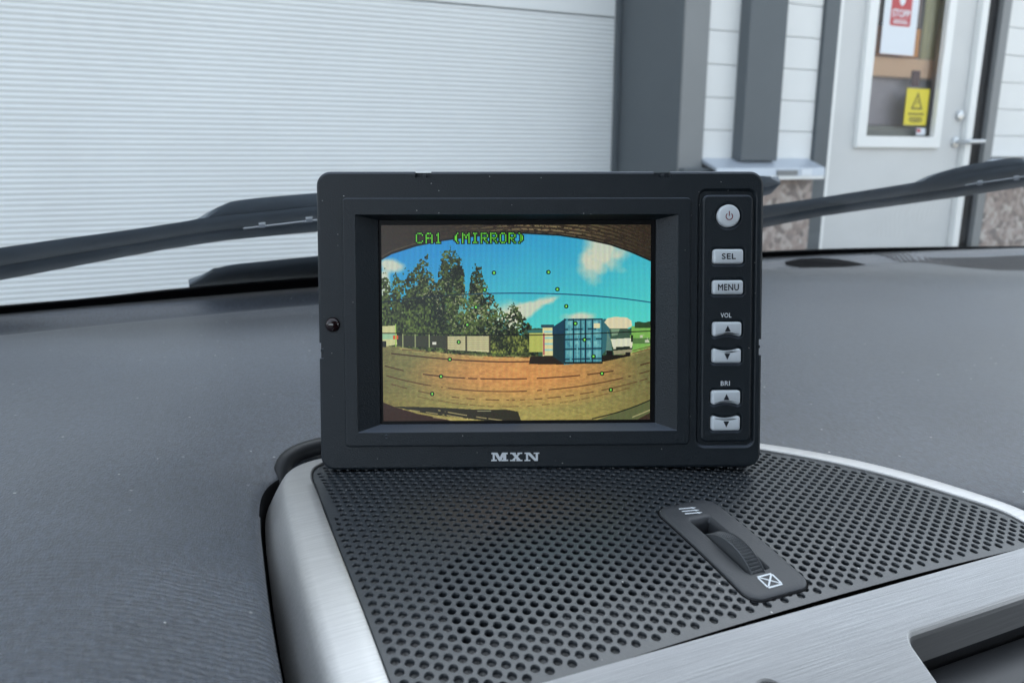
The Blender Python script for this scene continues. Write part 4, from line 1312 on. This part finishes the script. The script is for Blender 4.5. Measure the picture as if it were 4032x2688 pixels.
    mixc(poly([(2414, 1380), (2490, 1374), (2486, 1388), (2416, 1396)]), (150, 146, 116)); rect(2386, 1380, 2412, 1412, (22, 22, 18)); rect(2462, 1386, 2482, 1402, (22, 22, 18))
    mixc(poly([(2371, 1398), (2470, 1396), (2478, 1402), (2371, 1424)]), (30, 26, 18)); rect(2484, 1318, 2492, 1346, (26, 36, 26))
    rect(2490, 1330, 2562, 1352, (60, 84, 56), .6); mixc(((X > 2520) & (Y > 1318) & (Y < 1348)) * (fbm(6, 6, 61, 2) > .55), (190, 200, 170))
    # lens curves, overhead lines, tyre rows
    line([(1505, 1186), (1700, 1164), (1850, 1155), (2040, 1152), (2290, 1160), (2450, 1175), (2562, 1190)], 2.6, (18, 50, 90), .9)
    line([(1505, 1186), (1700, 1164), (1850, 1155)], 2.2, (18, 20, 18), .9)
    line([(1505, 1307), (1750, 1312), (2030, 1317), (2180, 1316), (2400, 1309), (2562, 1303)], 2.4, (14, 16, 14), .95)
    line([(1580, 1371), (1770, 1388), (1900, 1398), (2080, 1405)], 2.2, (70, 44, 28), .7, 16)
    line([(1510, 1383), (1770, 1411), (1990, 1422), (2084, 1421)], 3.0, (50, 26, 18), .95, 40)
    line([(1512, 1435), (1735, 1478), (1870, 1487), (1990, 1491), (2060, 1490), (2220, 1480), (2370, 1468), (2560, 1427)], 2.8, (62, 34, 22), .95, 40)
    line([(1512, 1472), (1740, 1521), (1950, 1540), (2100, 1537), (2250, 1522), (2430, 1495), (2560, 1459)], 2.5, (70, 40, 24), .9, 24)
    line([(1515, 1500), (1700, 1548), (1900, 1570), (2060, 1572), (2280, 1553), (2450, 1517), (2560, 1489)], 2.3, (78, 48, 28), .85, 18)
    line([(1640, 1557), (1800, 1587), (1970, 1597), (2130, 1595), (2330, 1563), (2560, 1505)], 2.0, (90, 62, 34), .7, 12)
    line([(2490, 1381), (2562, 1362)], 2.0, (80, 56, 34), .8); line([(2490, 1390), (2562, 1374)], 2.0, (80, 56, 34), .8)
    # bumper and corners
    mixc(poly([(1500, 1578), (1545, 1596), (1640, 1626), (1745, 1646), (1790, 1662), (1500, 1662)]), (52, 34, 26))
    mixc(poly([(1545, 1596), (1700, 1600), (1850, 1609), (2000, 1612), (2036, 1620), (2050, 1660), (1960, 1660), (1720, 1632), (1640, 1618)]), (46, 44, 32))
    line([(1580, 1607), (1760, 1633), (1860, 1650)], 2.4, (196, 180, 120), .8, 10); line([(1720, 1612), (1850, 1636), (1975, 1654)], 2.4, (206, 190, 132), .8, 10); line([(1700, 1640), (1790, 1652)], 2.4, (190, 176, 118), .8, 10); line([(1860, 1616), (1930, 1616)], 2.2, (190, 190, 150), .8, 8)
    mixc(poly([(2335, 1660), (2420, 1630), (2500, 1602), (2570, 1574), (2570, 1660)]), (92, 98, 62)); line([(2330, 1650), (2420, 1628), (2500, 1602), (2562, 1576)], 3.0, (22, 26, 18), .95); line([(2490, 1645), (2562, 1616)], 2.6, (200, 190, 140), .8); mixc(poly([(2500, 1660), (2570, 1622), (2570, 1660)]), (58, 44, 34))
    # dark lens hood along the top
    A = [(1490, 1026), (1500, 1020), (1545, 995), (1640, 965), (1740, 945), (1850, 930), (1960, 920), (2060, 917), (2200, 925), (2300, 940), (2400, 962), (2480, 990), (2562, 1026)]
    ay = np.interp(X, [q[0] for q in A], [q[1] for q in A])
    hm = np.clip((ay - Y) / 3 + .5, 0, 1)
    streak = .5 + .5 * np.sin((Y - ay) / 2.3 + X * .004) ; wgt = np.exp(-((X - 2150) / 260) ** 2)
    base = C(46, 38, 28) * (.85 + .4 * fbm(5, 5, 71))[..., None] + C(96, 88, 62) * (streak * wgt * (fbm(10, 4, 72) > .42) * .85)[..., None]
    img[:] = img * (1 - hm[..., None]) + base * hm[..., None]
    mixc(np.clip(1.3 - np.abs(Y - ay) / 4.0, 0, 1), (20, 20, 16)); mixc(np.clip(1 - np.abs(Y - ay + 9) / 2, 0, 1) * (X < 1640) * .7, (120, 110, 84))
    # guide dots
    for px, py in [(1944, 1072), (1907, 1138), (1872, 1206), (1838, 1275), (1804, 1343), (1768, 1411), (1733, 1478), (1698, 1547), (2158, 1070), (2193, 1137), (2228, 1204), (2264, 1272), (2300, 1336), (2336, 1402), (2370, 1470), (2405, 1535)]:
        mixc(np.clip(9 - np.maximum(np.abs(X - px), np.abs(Y - py)) - .3 * np.minimum(np.abs(X - px), np.abs(Y - py)), 0, 1), (10, 14, 8)); mixc(np.clip(4.6 - np.maximum(np.abs(X - px) * 1.1, np.abs(Y - py) * .9), 0, 1), (120, 226, 84))
    # on-screen text
    font = {'C': ('01110', '10001', '10000', '10000', '10000', '10001', '01110'), 'A': ('01110', '10001', '10001', '11111', '10001', '10001', '10001'), '1': ('00100', '01100', '00100', '00100', '00100', '00100', '01110'), '(': ('0010', '0100', '1100', '1100', '1100', '0100', '0010'), ')': ('0100', '0010', '0011', '0011', '0011', '0010', '0100'), 'M': ('10001', '11011', '10101', '10101', '10001', '10001', '10001'), 'I': ('01110', '00100', '00100', '00100', '00100', '00100', '01110'), 'R': ('11110', '10001', '10001', '11110', '10100', '10010', '10001'), 'O': ('01110', '10001', '10001', '10001', '10001', '10001', '01110')}
    pos = [('C', 1640, 1668), ('A', 1677, 1705), ('1', 1712, 1742), ('(', 1790, 1812), ('M', 1820, 1850), ('I', 1857, 1886), ('R', 1893, 1922), ('R', 1930, 1958), ('O', 1966, 1994), ('R', 2001, 2029), (')', 2036, 2058)]
    cells = []
    for ch, xa, xb in pos:
        g_ = font[ch]; cw = (xb - xa) / len(g_[0]); chh = 42. / 7
        for r_, row in enumerate(g_):
            for c_, q in enumerate(row):
                if q == '1': cells.append((xa + c_ * cw, 915 + r_ * chh, xa + (c_ + 1) * cw, 915 + (r_ + 1) * chh))
    for x0, y0, x1, y1 in cells: rect(x0 - 4.2, y0 - 3.2, x1 + 4.2, y1 + 3.2, (10, 18, 8))
    for x0, y0, x1, y1 in cells: rect(x0 + .6, y0 - .2, x1 - .6, y1 + .2, (98, 204, 44))
    # soft optics of the small camera, then darker corners
    for _ in range(1):
        img[:] = (img * 2 + np.roll(img, 1, 0) + np.roll(img, -1, 0) + np.roll(img, 1, 1) + np.roll(img, -1, 1)) / 6
    # sensor grain and faint column structure of the panel
    bl = (img + np.roll(img, 1, 0) + np.roll(img, -1, 0) + np.roll(img, 1, 1) + np.roll(img, -1, 1)) / 5
    bl = (bl + np.roll(bl, 2, 1) + np.roll(bl, -2, 1) + np.roll(bl, 2, 0) + np.roll(bl, -2, 0)) / 5
    img[:] = np.clip(img + .35 * (img - bl), 0, 1)
    g_ = np.random.default_rng(9).normal(0, .022, (H, W, 3)); img[:] = img * (1 + .30 * np.sin(xx / W * 2 * pi * 221) + .05 * np.sin(yy / H * 2 * pi * 160))[..., None] + g_
    return np.clip(img, 0, 1)

def screen_material():
    im = screen_image(); H, W, _ = im.shape
    ib = bpy.data.images.new('screen_picture', W, H)
    buf = np.ones((H, W, 4), np.float32); buf[..., :3] = im[::-1]
    ib.pixels.foreach_set(buf.ravel()); ib.update(); ib.pack()
    t = NT('lit_screen')
    ti = t.n('TexImage'); ti.image = ib; ti.interpolation = 'Linear'
    t.set(Roughness=.25, Specular_IOR_Level=.25, Emission_Strength=.92 / 2 ** EXPO)
    t.b.inputs['Base Color'].default_value = (.01, .01, .011, 1)
    t.l(ti.outputs[0], t.b.inputs['Emission Color'])
    return t.m
v = lift([(SI_[0], SI_[2]), (SI_[1], SI_[2]), (SI_[1], SI_[3]), (SI_[0], SI_[3])], HR - .0010)
PIC = part('screen', v, [(0, 1, 2, 3)], screen_material(), fix=False, smooth=False)
uvl = PIC.data.uv_layers.new(name='UVMap')
for li, uv in zip(range(4), ((0, 0), (1, 0), (1, 1), (0, 1))): uvl.data[li].uv = uv
tag(PIC, 'lit screen showing a rear view with trees, container and sky')

# ---- key panel with wells and buttons
HP = .0006
pnl_o = rrect(*PNL, .0026, 5)
def concave(x0, x1, y0, y1, side, sag, r=.0011):
    """button outline; side +1: lower edge bows in, -1: upper edge bows in"""
    P = []
    n = 10
    for (cx, cy, a0) in ((x1 - r, y0 + r, -90), (x1 - r, y1 - r, 0), (x0 + r, y1 - r, 90), (x0 + r, y0 + r, 180)):
        for k in range(6):
            a = radians(a0 + 18 * k); P.append((cx + r * cos(a), cy + r * sin(a)))
    up = P[6:12] + P[12:18]; dn = P[18:24] + P[0:6]
    def bow(a, b, s):
        return [(a[0] + (b[0] - a[0]) * k / n, a[1] + (b[1] - a[1]) * k / n + s * sag * (1 - (2 * k / n - 1) ** 2)) for k in range(1, n)]
    if side > 0:
        return P[0:24] + bow(P[23], P[0], 1)
    return P[0:12] + bow(P[11], P[12], -1) + P[12:24]
specs = []
def fb(x0, y0, x1, y1): return frect([(x0, y0), (x1, y0), (x1, y1), (x0, y1)], .0012)
pc = face(2869, 850, .0012); prr = (fb(2825, 806, 2913, 894)[1] - fb(2825, 806, 2913, 894)[0]) / 2
specs.append(('power', [(pc[0] + prr * cos(2 * pi * k / 36), pc[1] + prr * sin(2 * pi * k / 36)) for k in range(36)]))
specs.append(('SEL', rrect(*fb(2808, 981, 2926, 1038), .0011, 5)))
specs.append(('MENU', rrect(*fb(2806, 1103, 2925, 1159), .0011, 5)))
specs.append(('up', concave(*fb(2807, 1267, 2919, 1324), 1, .0009)))
specs.append(('down', concave(*fb(2805, 1372, 2917, 1428), -1, .0009)))
specs.append(('up', concave(*fb(2802, 1536, 2914, 1592), 1, .0009)))
specs.append(('down', concave(*fb(2801, 1637, 2913, 1694), -1, .0009)))
KP_holes = [offset(P, .0014) for _, P in specs]
v, f = stitch([lift(pnl_o, -.0013), lift(pnl_o, 0.0), lift(offset(pnl_o, -.0003), HP - .0002), lift(offset(pnl_o, -.0008), HP)])
tv, tf_ = tess(offset(pnl_o, -.0008), KP_holes, lambda x, y: HP)
b0 = len(v); v += tv; f += [tuple(b0 + q for q in t) for t in tf_]
for h in KP_holes:
    hv, hf = stitch([lift(h, HP), lift(offset(h, -.0003), HP - .0001), lift(offset(h, -.0009), HP - .0011), lift(offset(h, -.0012), HP - .0016)], False, True)
    b0 = len(v); v += hv; f += [tuple(b0 + q for q in t) for t in hf]
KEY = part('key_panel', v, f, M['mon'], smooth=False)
def triangle(cx, cy, w_, h_, s): return [(cx - w_ / 2, cy - s * h_ / 2), (cx + w_ / 2, cy - s * h_ / 2), (cx, cy + s * h_ / 2)] if s > 0 else [(cx - w_ / 2, cy + h_ / 2), (cx, cy - h_ / 2), (cx + w_ / 2, cy + h_ / 2)]
TOPB = .0021
for kind, P in specs:
    v, f = stitch([lift(P, -.0010), lift(P, TOPB - .0009), lift(offset(P, -.0002), TOPB - .0004), lift(offset(P, -.0006), TOPB - .0001), lift(offset(P, -.0009), TOPB)], False, True)
    bt = part('button', v, f, M['button'], KEY)
    bt.parent = KEY
    cx = (min(q[0] for q in P) + max(q[0] for q in P)) / 2; cy = (min(q[1] for q in P) + max(q[1] for q in P)) / 2
    T = Matrix.Translation((cx, cy, TOPB + .0001))
    if kind in ('SEL', 'MENU'):
        tag(bt, 'silver button lettered ' + kind)
        wd = .0058 if kind == 'SEL' else .0087
        text_mesh('lettering', kind, 1, M['ink'], KEY, T, width=wd, height=.0023 if kind == 'SEL' else .0026, spacing=1.08, fat=.00007)
    elif kind == 'power':
        tag(bt, 'round silver power button with red symbol')
        ring = []; R1, R2 = .00155, .00118; n = 40
        v = []; f = []
        for k in range(n + 1):
            a = radians(90 + 38 + (360 - 76) * k / n)
            v += [(cx + R1 * cos(a), cy - .0003 + R1 * sin(a), TOPB + .0001), (cx + R2 * cos(a), cy - .0003 + R2 * sin(a), TOPB + .0001)]
        for k in range(n): f.append((2 * k, 2 * k + 2, 2 * k + 3, 2 * k + 1))
        b0 = len(v); v += lift([(cx - .0002, cy - .0001), (cx + .0002, cy - .0001), (cx + .0002, cy + .0019), (cx - .0002, cy + .0019)], TOPB + .0001); f.append((b0, b0 + 1, b0 + 2, b0 + 3))
        part('power_symbol', v, f, M['ink_red'], KEY, smooth=False, fix=False)
    else:
        s = 1 if kind == 'up' else -1
        tr = triangle(cx, cy + (.0003 if s > 0 else -.0003), .0025, .0026, s)
        part('arrow_symbol', lift(tr, TOPB + .0001), [(0, 1, 2)], M['ink'], KEY, smooth=False, fix=False)
for s, px, py, wd in (('VOL', 2858.5, 1241, .0045), ('BRI', 2855.5, 1508.5, .0038)):
    q = face(px, py, HP)
    text_mesh('lettering', s, 1, M['print'], KEY, Matrix.Translation((q[0], q[1], HP + .0001)), width=wd, height=.0019, spacing=1.08, fat=.00005)

# infrared eye
ic = face(1310, 1278); irr = .0031
loops = []
for rr, h in ((1.12, .0001), (1.10, -.0004), (1.0, -.0004), (1.0, .0001), (.9, .0008), (.7, .0014), (.4, .0018), (.08, .0019)):
    loops.append([(ic[0] + irr * rr * cos(2 * pi * k / 28), ic[1] + irr * rr * sin(2 * pi * k / 28), h) for k in range(28)])
v, f = stitch(loops, False, True); part('infrared_eye', v, f, M['ir'])

# slab lettering below the screen
def logo():
    x0, y1 = face(1934, 1781); x1, y0 = face(2124, 1813)
    W, H = x1 - x0, y1 - y0
    U = W / 190.; Hh = H / 32.
    strokes = []
    def q(P): strokes.append([(x0 + x * U, y0 + y * Hh) for x, y in P])
    def r(x0_, y0_, x1_, y1_): q([(x0_, y0_), (x1_, y0_), (x1_, y1_), (x0_, y1_)])
    # M
    r(0, 0, 22, 6); r(6, 5, 14, 27); r(1, 26, 18, 32); q([(10, 32), (25, 32), (34, 15), (43, 32), (57, 32), (37, 0), (31, 0)]); r(47, 5, 59, 27); r(40, 0, 67, 6); r(48, 26, 65, 32)
    # X
    r(75, 27, 97, 32); r(103, 27, 122, 32); r(74, 0, 95, 5); r(99, 0, 123, 5); q([(79, 30), (93, 30), (119, 2), (104, 2)]); q([(107, 30), (117, 30), (90, 2), (79, 2)])
    # N
    r(131, 27, 148, 32); r(131, 0, 154, 5); r(137, 3, 145, 30); q([(137, 32), (153, 32), (184, 0), (171, 0)]); r(175, 0, 184, 30); r(167, 27, 190, 32)
    V, F = [], []
    for k, P in enumerate(strokes):
        b0 = len(V); V += lift(P, .00012 + .00002 * k); F.append(tuple(range(b0, b0 + len(P))))
    return part('maker_lettering', V, F, M['print'], MON, smooth=False, fix=False)
logo()
# little scar below the screen
sc_ = face(1521, 1718, .0010)
v, f = stitch([[(sc_[0] + r_ * cos(2 * pi * k / 16), sc_[1] + r_ * sin(2 * pi * k / 16), h_) for k in range(16)] for r_, h_ in ((.0009, .0011), (.0007, .0013), (.0005, .00112))], False, True)
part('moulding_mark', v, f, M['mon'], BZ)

# stand foot behind the monitor and supply cable
v, f = stitch([[(x, y, -.0275) for x, y in rrect(-.03, .03, .002, .06, .004)], [(x, y, -.040) for x, y in rrect(-.028, .028, -.004, .03, .003)], [(x, y, -.060) for x, y in rrect(-.035, .035, -.009, -.003, .002)]], False, True)
part('stand', v, f, M['mon_dark'])
cab = []
pathc = [(.160, .3270, -.1275), (.120, .3375, -.1275), (.090, .3430, -.1280), (.062, .3440, -.1285), (.0480, .3425, -.1295), (.0400, .3375, -.1315), (.0385, .3320, -.1400), (.0420, .3250, -.1560)]
CB = thing('cable', 'black cable curling behind the aluminium frame beside the monitor', 'cable', (.06, .357, zr(-.13)))
pc_ = [Vector((x, y, zr(z))) for x, y, z in pathc]
fine = []
for a, b in zip(pc_[:-1], pc_[1:]):
    for k in range(5): fine.append(a.lerp(b, k / 5))
fine.append(pc_[-1])
for _ in range(6):
    fine = [fine[0]] + [(fine[i - 1] + fine[i] * 2 + fine[i + 1]) / 4 for i in range(1, len(fine) - 1)] + [fine[-1]]
tube('sheath', fine, .0040, M['cable'], CB, 14)
